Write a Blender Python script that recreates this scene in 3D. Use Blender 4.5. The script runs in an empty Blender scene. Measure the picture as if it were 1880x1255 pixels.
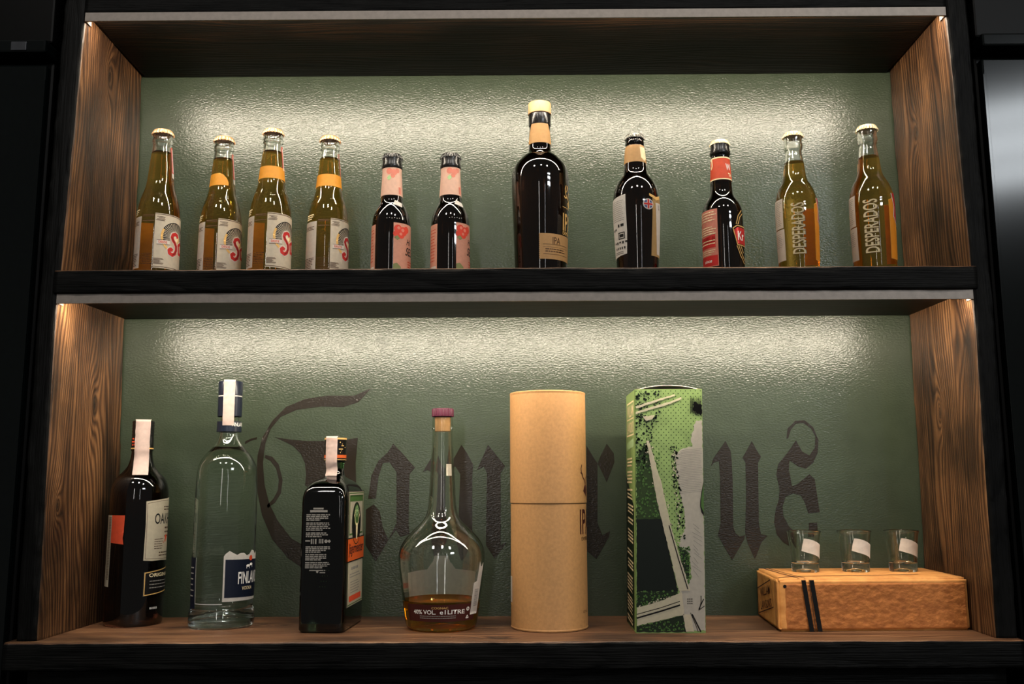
import bpy, bmesh, math, random
from mathutils import Vector, Matrix, noise

random.seed(7)
scene = bpy.context.scene
COL = scene.collection
PI = math.pi

# ------------------------------------------------------------------ camera
cam_d = bpy.data.cameras.new('camera')
cam_d.sensor_width = 36.0
cam_d.sensor_fit = 'HORIZONTAL'
cam_d.lens = 32.8424
cam_d.clip_start = 0.01
cam = bpy.data.objects.new('camera', cam_d)
COL.objects.link(cam)
_r = Vector((0.99997321, 0.00620577, -0.00388193))
_u = Vector((0.00476829, -0.14988231, 0.98869235))
_f = Vector((-0.00555377, 0.98868437, 0.14990789))
_m = Matrix((_r, _u, -_f)).transposed().to_4x4()
_m.translation = Vector((0.00163, -1.12701, 0.17955))
cam.matrix_world = _m
scene.camera = cam

# ------------------------------------------------------------------ world, room light, exposure
LED_STRENGTH = 135.0
LED_COLOR = (1.0, 0.87, 0.69)
world = bpy.data.worlds.new('bar_room')
scene.world = world
world.use_nodes = True
world.node_tree.nodes['Background'].inputs[0].default_value = (1.0, 0.96, 0.90, 1)
world.node_tree.nodes['Background'].inputs[1].default_value = 0.11


def room_lamp(name, loc, target, sx, sy, power, color):
    d = bpy.data.lights.new(name, 'AREA')
    d.shape = 'RECTANGLE'
    d.size, d.size_y = sx, sy
    d.energy = power
    d.color = color
    o = bpy.data.objects.new(name, d)
    COL.objects.link(o)
    o.location = loc
    o.rotation_euler = (Vector(target) - Vector(loc)).to_track_quat('-Z', 'Y').to_euler()
    return o


# tall narrow window of the bar room far behind the camera, and a ceiling lamp
room_lamp('room_window_light', (-0.55, -5.0, 1.1), (0, 0, 0.5), 0.16, 1.8, 11.0, (1.0, 0.97, 0.92))
room_lamp('room_window_light', (1.6, -5.0, 1.1), (0, 0, 0.5), 0.12, 1.8, 6.0, (0.95, 0.97, 1.0))
for _x in (-1.3, 0.2, 1.5):
    room_lamp('room_ceiling_light', (_x, -2.6, 2.75), (0, 0.1, 0.3), 0.3, 0.3, 17.0, (1.0, 0.95, 0.88))
for _k in range(3):
    room_lamp('room_ceiling_light', (3.35, -5.0, 2.25 + 0.22 * _k), (0.6, 0, 0.6), 1.1, 0.10, 22.0, (0.9, 0.96, 1.0))

scene.view_settings.view_transform = 'Standard'
scene.view_settings.look = 'None'
scene.view_settings.gamma = 1.0
scene.view_settings.use_curve_mapping = False
scene.view_settings.exposure = 0.0
try:
    cy = scene.cycles
    cy.max_bounces = 16
    cy.transmission_bounces = 14
    cy.glossy_bounces = 6
    cy.diffuse_bounces = 4
    cy.transparent_max_bounces = 16
    cy.sample_clamp_indirect = 0.0
    cy.blur_glossy = 0.6
    cy.use_denoising = True
    cy.caustics_reflective = True
    cy.caustics_refractive = True
except Exception:
    pass


# ------------------------------------------------------------------ materials
def lin(r, g, b):
    def f(c):
        c /= 255.0
        return c / 12.92 if c <= 0.04045 else ((c + 0.055) / 1.055) ** 2.4
    return (f(r), f(g), f(b), 1.0)


MATS = {}


def new_mat(name):
    m = bpy.data.materials.new(name)
    m.use_nodes = True
    nt = m.node_tree
    for n in list(nt.nodes):
        nt.nodes.remove(n)
    out = nt.nodes.new('ShaderNodeOutputMaterial')
    MATS[name] = m
    return m, nt, out


def noise_node(nt, scale, stretch=(1, 1, 1), detail=3.0, rough=0.55, coord='Object'):
    tc = nt.nodes.new('ShaderNodeTexCoord')
    mp = nt.nodes.new('ShaderNodeMapping')
    mp.inputs['Scale'].default_value = stretch
    nt.links.new(tc.outputs[coord], mp.inputs[0])
    n = nt.nodes.new('ShaderNodeTexNoise')
    n.inputs['Scale'].default_value = scale
    n.inputs['Detail'].default_value = detail
    n.inputs['Roughness'].default_value = rough
    nt.links.new(mp.outputs[0], n.inputs['Vector'])
    return n


def ramp(nt, src, stops):
    r = nt.nodes.new('ShaderNodeValToRGB')
    el = r.color_ramp.elements
    while len(el) < len(stops):
        el.new(0.5)
    for e, (p, c) in zip(el, stops):
        e.position = p
        e.color = c
    nt.links.new(src, r.inputs[0])
    return r


def bump(nt, src, strength, dist, normal=None):
    b = nt.nodes.new('ShaderNodeBump')
    b.inputs['Strength'].default_value = strength
    b.inputs['Distance'].default_value = dist
    nt.links.new(src, b.inputs['Height'])
    if normal is not None:
        nt.links.new(normal, b.inputs['Normal'])
    return b.outputs[0]


def plain(name, color, rough=0.5, metal=0.0, var=0.10, vscale=120.0, bmp=0.0, bscale=300.0, bdist=0.0006, coat=0.0, spec=0.5):
    """plain coloured surface with a little procedural mottling and fine relief"""
    m, nt, out = new_mat(name)
    p = nt.nodes.new('ShaderNodeBsdfPrincipled')
    n = noise_node(nt, vscale)
    lo = tuple(c * (1 - var) for c in color[:3]) + (1,)
    hi = tuple(min(1, c * (1 + var)) for c in color[:3]) + (1,)
    r = ramp(nt, n.outputs['Fac'], [(0.3, lo), (0.7, hi)])
    nt.links.new(r.outputs[0], p.inputs['Base Color'])
    p.inputs['Roughness'].default_value = rough
    p.inputs['Metallic'].default_value = metal
    p.inputs['Specular IOR Level'].default_value = spec
    p.inputs['Coat Weight'].default_value = coat
    if bmp > 0:
        nb = noise_node(nt, bscale)
        nt.links.new(bump(nt, nb.outputs['Fac'], bmp, bdist), p.inputs['Normal'])
    nt.links.new(p.outputs[0], out.inputs[0])
    return m


def paper(name, color, trans=0.45, rough=0.6, var=0.06):
    """label paper: lets some light through to its back"""
    m, nt, out = new_mat(name)
    p = nt.nodes.new('ShaderNodeBsdfPrincipled')
    n = noise_node(nt, 200.0)
    lo = tuple(c * (1 - var) for c in color[:3]) + (1,)
    hi = tuple(min(1, c * (1 + var)) for c in color[:3]) + (1,)
    r = ramp(nt, n.outputs['Fac'], [(0.3, lo), (0.7, hi)])
    nt.links.new(r.outputs[0], p.inputs['Base Color'])
    p.inputs['Roughness'].default_value = rough
    t = nt.nodes.new('ShaderNodeBsdfTranslucent')
    nt.links.new(r.outputs[0], t.inputs['Color'])
    mx = nt.nodes.new('ShaderNodeMixShader')
    mx.inputs[0].default_value = trans
    nt.links.new(p.outputs[0], mx.inputs[1])
    nt.links.new(t.outputs[0], mx.inputs[2])
    nt.links.new(mx.outputs[0], out.inputs[0])
    return m


def glass(name, color, ior=1.5, rough=0.02, wav=0.0):
    m, nt, out = new_mat(name)
    g = nt.nodes.new('ShaderNodeBsdfGlass')
    g.inputs['Color'].default_value = tuple(color) + (1,)
    g.inputs['IOR'].default_value = ior
    g.inputs['Roughness'].default_value = rough
    if wav > 0:
        n = noise_node(nt, 60.0, (1, 1, 0.5), detail=1.0)
        nt.links.new(bump(nt, n.outputs['Fac'], wav, 0.002), g.inputs['Normal'])
    nt.links.new(g.outputs[0], out.inputs[0])
    return m


def wood(name, dark, mid, light, axis, rough=0.5, relief=0.5, seed=0.0, dist=0.0015, spec=0.4, knots=(), freq=150.0):
    """stained softwood, grain along the given axis; knots are (along, across, radius) in metres"""
    m, nt, out = new_mat(name)
    L = nt.links.new

    def math_(op, a, b=None, c=None):
        n = nt.nodes.new('ShaderNodeMath')
        n.operation = op
        for i, v in enumerate((a, b, c)):
            if v is None:
                continue
            if isinstance(v, (int, float)):
                n.inputs[i].default_value = v
            else:
                L(v, n.inputs[i])
        return n.outputs[0]

    p = nt.nodes.new('ShaderNodeBsdfPrincipled')
    tc = nt.nodes.new('ShaderNodeTexCoord')
    sep = nt.nodes.new('ShaderNodeSeparateXYZ')
    L(tc.outputs['Object'], sep.inputs[0])
    along, across = sep.outputs[axis], sep.outputs[1]

    def grain(scale, squash, detail, off):
        mp = nt.nodes.new('ShaderNodeMapping')
        s = [1.0, 1.0, 1.0]
        s[axis] = squash
        mp.inputs['Scale'].default_value = s
        mp.inputs['Location'].default_value = (seed + off, seed * 1.7 + off, seed * 0.6)
        L(tc.outputs['Object'], mp.inputs[0])
        n = nt.nodes.new('ShaderNodeTexNoise')
        n.inputs['Scale'].default_value = scale
        n.inputs['Detail'].default_value = detail
        n.inputs['Roughness'].default_value = 0.6
        L(mp.outputs[0], n.inputs['Vector'])
        return n.outputs['Fac']

    slow = grain(11.0, 0.16, 2.0, 0.3)
    fine = grain(520.0, 0.022, 3.0, 1.1)
    broad = grain(38.0, 0.10, 3.0, 2.3)
    stain = grain(10.0, 0.55, 4.0, 4.7)
    phase = math_('ADD', math_('MULTIPLY', across, freq), math_('MULTIPLY', slow, 13.0))
    knot_dark = None
    for ka, kc, kr in knots:
        da = math_('MULTIPLY', math_('SUBTRACT', along, ka), 0.45)
        dc = math_('SUBTRACT', across, kc)
        d = math_('SQRT', math_('ADD', math_('MULTIPLY', da, da), math_('MULTIPLY', dc, dc)))
        w = math_('EXPONENT', math_('MULTIPLY', d, -1.0 / (kr * 1.6)))
        phase = math_('ADD', phase, math_('MULTIPLY', w, 6.0))
        k = math_('EXPONENT', math_('MULTIPLY', math_('MULTIPLY', d, d), -1.0 / (kr * kr * 0.30)))
        knot_dark = k if knot_dark is None else math_('MAXIMUM', knot_dark, k)
    ring = math_('MULTIPLY_ADD', math_('SINE', math_('MULTIPLY', phase, 6.2832)), 0.5, 0.5)
    ring = math_('POWER', ring, 0.6)
    mixv = math_('ADD', math_('MULTIPLY', ring, 0.22), math_('ADD', math_('MULTIPLY', fine, 0.42), math_('MULTIPLY', broad, 0.44)))
    r1 = ramp(nt, mixv, [(0.34, dark), (0.56, mid), (0.80, light)])
    r3 = ramp(nt, stain, [(0.38, (0.16, 0.14, 0.12, 1)), (0.60, (1, 1, 1, 1))])
    mx = nt.nodes.new('ShaderNodeMix')
    mx.data_type = 'RGBA'
    mx.blend_type = 'MULTIPLY'
    mx.inputs[0].default_value = 0.85
    L(r1.outputs[0], mx.inputs[6])
    L(r3.outputs[0], mx.inputs[7])
    col = mx.outputs[2]
    if knot_dark is not None:
        mk = nt.nodes.new('ShaderNodeMix')
        mk.data_type = 'RGBA'
        mk.blend_type = 'MIX'
        L(math_('MULTIPLY', knot_dark, 0.85), mk.inputs[0])
        L(col, mk.inputs[6])
        mk.inputs[7].default_value = tuple(c * 0.35 for c in dark[:3]) + (1,)
        col = mk.outputs[2]
    L(col, p.inputs['Base Color'])
    p.inputs['Roughness'].default_value = rough
    p.inputs['Specular IOR Level'].default_value = spec
    b1 = bump(nt, mixv, relief, dist)
    L(b1, p.inputs['Normal'])
    L(p.outputs[0], out.inputs[0])
    return m


def wall_paint(name, color, rough=0.21):
    """satin paint over an orange-peel plaster"""
    m, nt, out = new_mat(name)
    p = nt.nodes.new('ShaderNodeBsdfPrincipled')
    n = noise_node(nt, 400.0, (0.7, 1, 1.2), detail=2.0, rough=0.5)
    n2 = noise_node(nt, 30.0, (1, 1, 1), detail=2.0)
    lo = tuple(c * 0.93 for c in color[:3]) + (1,)
    hi = tuple(c * 1.07 for c in color[:3]) + (1,)
    r = ramp(nt, n2.outputs['Fac'], [(0.3, lo), (0.7, hi)])
    nt.links.new(r.outputs[0], p.inputs['Base Color'])
    p.inputs['Roughness'].default_value = rough
    nt.links.new(bump(nt, n.outputs['Fac'], 0.42, 0.0010), p.inputs['Normal'])
    nt.links.new(p.outputs[0], out.inputs[0])
    return m


# wood and setting
STAIN = (lin(24, 14, 8), lin(82, 53, 31), lin(148, 106, 68))
wood('stained_wood_left', *STAIN, 2, rough=0.45, relief=0.7, knots=((0.285, 0.115, 0.012), (0.155, 0.03, 0.006), (0.735, 0.085, 0.010)))
wood('stained_wood_right', *STAIN, 2, rough=0.45, relief=0.7, seed=6.4, knots=((0.352, 0.024, 0.014), (0.66, 0.12, 0.009), (0.27, 0.115, 0.006)))
wood('stained_wood_shelf', lin(44, 28, 18), lin(100, 66, 42), lin(150, 112, 78), 0, rough=0.5, relief=0.7, seed=3.1, knots=((-0.02, 0.01, 0.012), (-0.30, 0.12, 0.008)))
wood('charred_wood_upright', lin(4, 4, 4), lin(9, 9, 8), lin(17, 16, 15), 2, rough=0.55, relief=0.9, seed=5.0, dist=0.003, spec=0.10)
wood('charred_wood_shelf', lin(4, 4, 4), lin(9, 9, 8), lin(17, 16, 15), 0, rough=0.55, relief=0.9, seed=8.0, dist=0.003, spec=0.10)
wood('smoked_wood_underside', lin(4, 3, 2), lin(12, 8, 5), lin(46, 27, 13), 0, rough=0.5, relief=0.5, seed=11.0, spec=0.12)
wall_paint('green_wall_paint', lin(52, 61, 48))
wall_paint('brown_letter_paint', lin(32, 27, 21))
plain('brushed_aluminium', lin(136, 127, 119), 0.5, 0.45, bmp=0.1, bscale=900)
plain('black_panel_gloss', (0.002, 0.003, 0.003, 1), 0.12, spec=0.22)
plain('black_panel_satin', (0.002, 0.002, 0.002, 1), 0.4, spec=0.08)
plain('dark_room_plaster', (0.005, 0.005, 0.005, 1), 0.8, spec=0.1)
plain('grey_metal_rail', lin(70, 72, 76), 0.3, 0.8)

m, nt, out = new_mat('led_diffuser_light')
em = nt.nodes.new('ShaderNodeEmission')
em.inputs[0].default_value = LED_COLOR + (1,)
em.inputs[1].default_value = LED_STRENGTH
nt.links.new(em.outputs[0], out.inputs[0])

# glass and liquids (the liquid wall has the index of liquid against glass)
glass('clear_glass', (0.98, 0.985, 0.97), 1.5)
glass('flint_glass', (0.97, 0.985, 0.97), 1.5, wav=0.25)
glass('beer', (0.975, 0.73, 0.31), 0.89)
glass('beer_surface', (0.96, 0.8, 0.45), 1.33)
glass('pale_beer', (0.98, 0.73, 0.29), 0.89)
glass('vodka', (0.99, 1.0, 0.99), 0.90)
glass('vodka_surface', (0.99, 1.0, 0.99), 1.34)
glass('cognac', (0.97, 0.66, 0.2), 0.90)
glass('cognac_surface', (0.95, 0.6, 0.2), 1.34)


def tinted(name, color, rough=0.035):
    """coloured bottle glass: tint inside, white gloss outside"""
    m, nt, out = new_mat(name)
    p = nt.nodes.new('ShaderNodeBsdfPrincipled')
    n = noise_node(nt, 25.0)
    r = ramp(nt, n.outputs['Fac'], [(0.3, tuple(c * .9 for c in color) + (1,)), (0.7, tuple(color) + (1,))])
    nt.links.new(r.outputs[0], p.inputs['Base Color'])
    p.inputs['Transmission Weight'].default_value = 1.0
    p.inputs['Roughness'].default_value = rough
    p.inputs['IOR'].default_value = 1.52
    nt.links.new(p.outputs[0], out.inputs[0])
    return m


tinted('dark_brown_glass', (0.030, 0.010, 0.004))
tinted('brown_rum_glass', (0.045, 0.012, 0.005))
tinted('black_green_glass', (0.004, 0.007, 0.004))
tinted('green_glass', (0.20, 0.50, 0.20))

# papers, prints, caps
for nm, c in {
    'cream_paper': (214, 204, 184), 'white_paper': (222, 216, 208), 'grey_paper': (196, 187, 176), 'tax_strip_paper': (226, 200, 190),
    'pink_paper': (226, 162, 138), 'pale_pink_paper': (240, 196, 174), 'tan_paper': (206, 160, 104), 'orange_tape': (222, 152, 44),
    'red_strip_paper': (196, 84, 70), 'orange_red_paper': (228, 84, 50), 'orange_paper': (232, 104, 38), 'rose_paper': (222, 140, 120),
    'gold_paper': (186, 150, 96), 'bone_paper': (206, 196, 172), 'bright_paper': (238, 232, 222), 'yellow_paper': (248, 206, 104),
}.items():
    paper(nm, lin(*c), 0.62 if nm in ('bright_paper', 'yellow_paper') else 0.45)
for nm, c in {
    'black_ink': (9, 8, 8), 'brown_ink': (70, 46, 26), 'red_ink': (168, 38, 36), 'white_ink': (225, 222, 216), 'navy_ink': (13, 20, 36),
    'gold_ink': (196, 156, 92), 'green_ink': (62, 92, 44), 'dark_green_ink': (18, 30, 14), 'grey_ink': (130, 126, 120), 'berry_ink': (188, 60, 44),
    'pale_green_ink': (150, 178, 128), 'rust_ink': (196, 70, 40), 'leaf_ink': (108, 112, 72), 'wine_ink': (60, 24, 20), 'blue_ink': (40, 54, 110), 'amber_ink': (204, 126, 34), 'panel_ink': (6, 14, 8), 'olive_ink': (36, 52, 24), 'stone_ink': (172, 158, 128),
    'cream_ink': (222, 204, 164), 'silver_ink': (170, 168, 164),
}.items():
    plain(nm, lin(*c), 0.55, var=0.05, spec=0.2)
plain('gold_cap_metal', lin(196, 150, 108), 0.35, 0.3)
plain('cream_cap_metal', lin(198, 180, 142), 0.35, 0.3)
plain('black_cap_metal', lin(24, 23, 22), 0.3, 0.3)
plain('steel_cap_metal', lin(96, 94, 88), 0.3, 0.9)
plain('black_foil', lin(14, 13, 13), 0.25, 0.0, bmp=0.15, bscale=220)
plain('navy_cap', lin(22, 28, 42), 0.28, 0.1)
plain('plum_cap', lin(78, 30, 48), 0.4, spec=0.3)
plain('cork', lin(196, 150, 96), 0.7, bmp=0.4, bscale=500)
plain('tan_cap', lin(184, 142, 98), 0.6, bmp=0.15)
plain('gold_capsule', lin(206, 168, 122), 0.4, 0.2)
plain('kraft_board', lin(176, 130, 80), 0.62, var=0.10, vscale=260, bmp=0.25, bscale=900, bdist=0.0003)
plain('kraft_board_edge', lin(214, 166, 112), 0.6, 0.0)
plain('box_card_green', lin(118, 142, 80), 0.5, var=0.14, vscale=60)
plain('box_card_inside', lin(92, 66, 52), 0.8)
plain('box_card_edge', lin(214, 200, 180), 0.7)
plain('frosted_white_print', lin(206, 202, 194), 0.6)


def brick_mat():
    m, nt, out = new_mat('ochre_brick')
    p = nt.nodes.new('ShaderNodeBsdfPrincipled')
    n = noise_node(nt, 60.0, detail=4)
    r = ramp(nt, n.outputs['Fac'], [(0.3, lin(196, 128, 62)), (0.7, lin(226, 160, 88))])  # lighter than the rough face; light caught by the edges is put into colour
    nt.links.new(r.outputs[0], p.inputs['Base Color'])
    p.inputs['Roughness'].default_value = 0.75
    nb = noise_node(nt, 420.0, detail=3)
    nt.links.new(bump(nt, nb.outputs['Fac'], 0.2, 0.0008), p.inputs['Normal'])
    nt.links.new(p.outputs[0], out.inputs[0])
    m, nt, out = new_mat('ochre_brick_rough')
    p = nt.nodes.new('ShaderNodeBsdfPrincipled')
    n = noise_node(nt, 90.0, detail=4)
    r = ramp(nt, n.outputs['Fac'], [(0.3, lin(156, 90, 38)), (0.7, lin(194, 120, 57))])
    nt.links.new(r.outputs[0], p.inputs['Base Color'])
    p.inputs['Roughness'].default_value = 0.8
    nb = noise_node(nt, 210.0, (0.7, 1, 1), detail=4, rough=0.6)
    nt.links.new(bump(nt, nb.outputs['Fac'], 0.5, 0.002), p.inputs['Normal'])
    nt.links.new(p.outputs[0], out.inputs[0])


brick_mat()


# ------------------------------------------------------------------ object helpers
def link(name, me, mats, parent=None):
    o = bpy.data.objects.new(name, me)
    COL.objects.link(o)
    if isinstance(mats, str):
        mats = [mats]
    for mm in mats:
        me.materials.append(MATS[mm])
    if parent is not None:
        o.parent = parent
    return o


def thing(name, label, cat, loc, rz=0.0, group=None):
    o = bpy.data.objects.new(name, None)
    COL.objects.link(o)
    o.empty_display_size = 0.02
    o.location = loc
    o.rotation_euler = (0, 0, rz)
    o['label'] = label
    o['category'] = cat
    if group:
        o['group'] = group
    return o


def copy_thing(root, loc, rz, label, skip=()):
    r = root.copy()
    COL.objects.link(r)
    r.location = loc
    r.rotation_euler = (0, 0, rz)
    r['label'] = label

    def rec(src, dst):
        for ch in [o for o in bpy.data.objects if o.parent == src]:
            if ch.name.split('.')[0] in skip:
                continue
            c = ch.copy()
            COL.objects.link(c)
            c.parent = dst
            rec(ch, c)
    rec(root, r)
    return r


def mesh_from(verts, faces, name='mesh', smooth=True, mi=None):
    me = bpy.data.meshes.new(name)
    me.from_pydata(verts, [], faces)
    if smooth:
        me.polygons.foreach_set('use_smooth', [True] * len(me.polygons))
    if mi is not None:
        me.polygons.foreach_set('material_index', mi)
    me.update()
    return me


def box_mesh(x0, y0, z0, x1, y1, z1, bev=0.001, segs=2):
    bm = bmesh.new()
    bmesh.ops.create_cube(bm, size=1.0)
    for v in bm.verts:
        v.co = Vector(((x0 + x1) / 2 + v.co.x * (x1 - x0), (y0 + y1) / 2 + v.co.y * (y1 - y0), (z0 + z1) / 2 + v.co.z * (z1 - z0)))
    if bev > 0:
        bmesh.ops.bevel(bm, geom=list(bm.edges), offset=bev, segments=segs, affect='EDGES', profile=0.5)
    me = bpy.data.meshes.new('box')
    bm.to_mesh(me)
    bm.free()
    return me


def chaikin(pts, it=2):
    for _ in range(it):
        q = [pts[0]]
        for a, b in zip(pts[:-1], pts[1:]):
            q.append((a[0] * .75 + b[0] * .25, a[1] * .75 + b[1] * .25))
            q.append((a[0] * .25 + b[0] * .75, a[1] * .25 + b[1] * .75))
        q.append(pts[-1])
        pts = q
    return pts


def lathe(prof, seg=64, mod=None):
    """prof: (z, r) in metres along the surface; r = 0 closes on the axis"""
    verts, faces, prev = [], [], None
    for z, r in prof:
        if r < 1e-6:
            ring = [len(verts)]
            verts.append((0, 0, z))
        else:
            ring = list(range(len(verts), len(verts) + seg))
            for k in range(seg):
                a = 2 * PI * k / seg
                rr = r * (mod(a, z) if mod else 1.0)
                verts.append((rr * math.sin(a), -rr * math.cos(a), z))
        if prev is not None:
            if len(prev) == 1 and len(ring) > 1:
                faces += [(prev[0], ring[(k + 1) % seg], ring[k]) for k in range(seg)]
            elif len(ring) == 1 and len(prev) > 1:
                faces += [(prev[k], prev[(k + 1) % seg], ring[0]) for k in range(seg)]
            elif len(ring) > 1:
                faces += [(prev[k], prev[(k + 1) % seg], ring[(k + 1) % seg], ring[k]) for k in range(seg)]
        prev = ring
    me = mesh_from(verts, faces)
    me.set_sharp_from_angle(angle=math.radians(38))
    return me


class Shape:
    """outline of a round bottle: mm list of (z, r) from heel to lip"""

    def __init__(self, mm, soft=2):
        p = [(z / 1000, r / 1000) for z, r in mm]
        self.p = chaikin(p, soft)

    def r(self, z):
        p = self.p
        if z <= p[0][0]:
            return p[0][1]
        for a, b in zip(p[:-1], p[1:]):
            if a[0] <= z <= b[0] and b[0] > a[0]:
                t = (z - a[0]) / (b[0] - a[0])
                return a[1] * (1 - t) + b[1] * t
        return p[-1][1]

    def solid(self):
        return [(0.0015, 0.0), (0.0, self.p[0][1] * 0.8)] + self.p + [(self.p[-1][0], 0.0)]

    def outer_inner(self, level, t):
        """outer wall to the lip, then the inner wall down to the liquid level"""
        o = [(0.004, 0.0), (0.002, self.p[0][1] * 0.6), (0.0, self.p[0][1] * 0.85)] + self.p
        zt = self.p[-1][0]
        zs = [zt - (zt - level) * k / 24 for k in range(25)]
        return o + [(z, max(0.002, self.r(z) - t)) for z in zs]

    def hollow(self, floor, t):
        o = [(0.006, 0.0), (0.003, self.p[0][1] * 0.6), (0.0, self.p[0][1] * 0.85)] + self.p
        zt = self.p[-1][0]
        zs = [zt - (zt - floor) * k / 40 for k in range(41)]
        inn = [(z, max(0.002, self.r(z) - t)) for z in zs]
        return o + inn + [(floor - 0.0015, inn[-1][1] * 0.75), (floor, 0.0)]

    def liquid_wall(self, floor, level, t):
        zs = [floor + (level - floor) * k / 30 for k in range(31)]
        return [(floor + 0.004, 0.0), (floor + 0.001, (self.r(floor) - t) * 0.7)] + [(z, self.r(z) - t) for z in zs]


# --- flat prints wrapped on a surface
def poly_mesh2d(polys):
    bm = bmesh.new()
    for p in polys:
        vs = [bm.verts.new((a, b, 0)) for a, b in p]
        f = bm.faces.new(vs)
        f.normal_update()
        if f.normal.z < 0:
            f.normal_flip()
    bmesh.ops.triangulate(bm, faces=list(bm.faces))
    return bm


_TXT = {}


def text_mesh2d(s, u, v, w, h, align='c', shear=0.0, mirror=False):
    """lettering fitted into the box of width w and height h centred on (u, v)"""
    if s not in _TXT:
        cu = bpy.data.curves.new('lettering_source', 'FONT')
        cu.body = s
        cu.resolution_u = 3
        cu.offset = 0.012
        o = bpy.data.objects.new('lettering_source', cu)
        COL.objects.link(o)
        bpy.context.view_layer.update()
        me = bpy.data.meshes.new_from_object(o.evaluated_get(bpy.context.evaluated_depsgraph_get()))
        bpy.data.objects.remove(o)
        bpy.data.curves.remove(cu)
        _TXT[s] = me
    bm = bmesh.new()
    bm.from_mesh(_TXT[s])
    xs = [q.co.x for q in bm.verts]
    ys = [q.co.y for q in bm.verts]
    x0, x1, y0, y1 = min(xs), max(xs), min(ys), max(ys)
    for q in bm.verts:
        a = (q.co.x - x0) / max(1e-6, x1 - x0) - 0.5
        b = (q.co.y - y0) / max(1e-6, y1 - y0) - 0.5
        if mirror:
            a = -a
        q.co = Vector((u + a * w + b * h * shear, v + b * h, 0))
    return bm


def rot2d(bm, cu, cv, ang):
    c, s = math.cos(ang), math.sin(ang)
    for q in bm.verts:
        a, b = q.co.x - cu, q.co.y - cv
        q.co = Vector((cu + a * c - b * s, cv + a * s + b * c, 0))
    return bm


def cut_grid(bm, du, dv):
    xs = [q.co.x for q in bm.verts]
    ys = [q.co.y for q in bm.verts]
    for lo, hi, d, n in ((min(xs), max(xs), du, (1, 0, 0)), (min(ys), max(ys), dv, (0, 1, 0))):
        if not d:
            continue
        k = math.floor(lo / d) + 1
        while k * d < hi:
            co = Vector(n) * (k * d)
            bmesh.ops.bisect_plane(bm, geom=list(bm.verts) + list(bm.edges) + list(bm.faces), plane_co=co, plane_no=n)
            k += 1


def put(name, bm, surf, off, mat, parent, du=0.0025, dv=0.004):
    """wrap a flat 2-D print (metres) on a surface with the given stand-off"""
    cut_grid(bm, du, dv)
    for q in bm.verts:
        q.co = Vector(surf(q.co.x, q.co.y, off))
    me = bpy.data.meshes.new(name)
    bm.to_mesh(me)
    bm.free()
    me.polygons.foreach_set('use_smooth', [True] * len(me.polygons))
    return link(name, me, mat, parent)


def mm(polys):
    return poly_mesh2d([[(a / 1000, b / 1000) for a, b in p] for p in polys])


def tx(s, u, v, w, h, **k):
    return text_mesh2d(s, u / 1000, v / 1000, w / 1000, h / 1000, **k)


def around(shape, r_ref, phi0=0.0):
    """u is millimetres of arc at radius r_ref measured from the angle phi0 (degrees, + to the right)"""
    def f(u, z, off):
        a = math.radians(phi0) + u / (r_ref / 1000)
        r = shape.r(z) + off
        return (r * math.sin(a), -r * math.cos(a), z)
    return f


def flat(origin, ax, up, n):
    O, A, U, N = Vector(origin), Vector(ax), Vector(up), Vector(n)

    def f(u, v, off):
        return O + A * u + U * v + N * off
    return f


def rect(u0, v0, u1, v1):
    return [(u0, v0), (u1, v0), (u1, v1), (u0, v1)]


def disc(cu, cv, r, n=24, ry=None):
    ry = ry or r
    return [(cu + r * math.cos(2 * PI * k / n), cv + ry * math.sin(2 * PI * k / n)) for k in range(n)]


def arc_band(cu, cv, r0, r1, a0, a1, n=24):
    out = []
    for k in range(n):
        a, b = math.radians(a0 + (a1 - a0) * k / n), math.radians(a0 + (a1 - a0) * (k + 1) / n)
        out.append([(cu + r0 * math.cos(a), cv + r0 * math.sin(a)), (cu + r1 * math.cos(a), cv + r1 * math.sin(a)),
                    (cu + r1 * math.cos(b), cv + r1 * math.sin(b)), (cu + r0 * math.cos(b), cv + r0 * math.sin(b))])
    return out


def stroke(pts, w):
    out = []
    for a, b in zip(pts[:-1], pts[1:]):
        d = Vector((b[0] - a[0], b[1] - a[1]))
        if d.length < 1e-9:
            continue
        n = Vector((-d.y, d.x)).normalized() * w / 2
        e = d.normalized() * w * 0.2
        out.append([(a[0] - n.x - e.x, a[1] - n.y - e.y), (b[0] - n.x + e.x, b[1] - n.y + e.y), (b[0] + n.x + e.x, b[1] + n.y + e.y), (a[0] + n.x - e.x, a[1] + n.y - e.y)])
    return out


def frame_lines(u0, v0, u1, v1, w):
    return [rect(u0, v0, u1, v0 + w), rect(u0, v1 - w, u1, v1), rect(u0, v0, u0 + w, v1), rect(u1 - w, v0, u1, v1)]


def text_lines(u0, u1, vtop, n, pitch, h, rnd, words=True):
    """rows of tiny unreadable print, as the photo shows them"""
    out = []
    for k in range(n):
        v = vtop - k * pitch
        u = u0
        end = u1 - rnd.random() * (u1 - u0) * 0.18
        while u < end:
            w = rnd.uniform(1.0, 3.4) * h * 1.3
            out.append(rect(u, v - h, min(end, u + w), v))
            u += w + h * 0.55
    return out


def crown_cap(parent, z0, r, mat, h=0.0062):
    pf = [(z0, r * 1.09), (z0 + h * .35, r * 1.06), (z0 + h * .7, r * 1.0), (z0 + h * .92, r * .93), (z0 + h, r * .8), (z0 + h, 0)]

    def md(a, z):
        t = max(0.0, min(1.0, (z0 + h * .75 - z) / (h * .75)))
        return 1.0 + 0.085 * t * math.cos(21 * a)
    return link('crown_cap', lathe(pf, 126, md), mat, parent)


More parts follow.
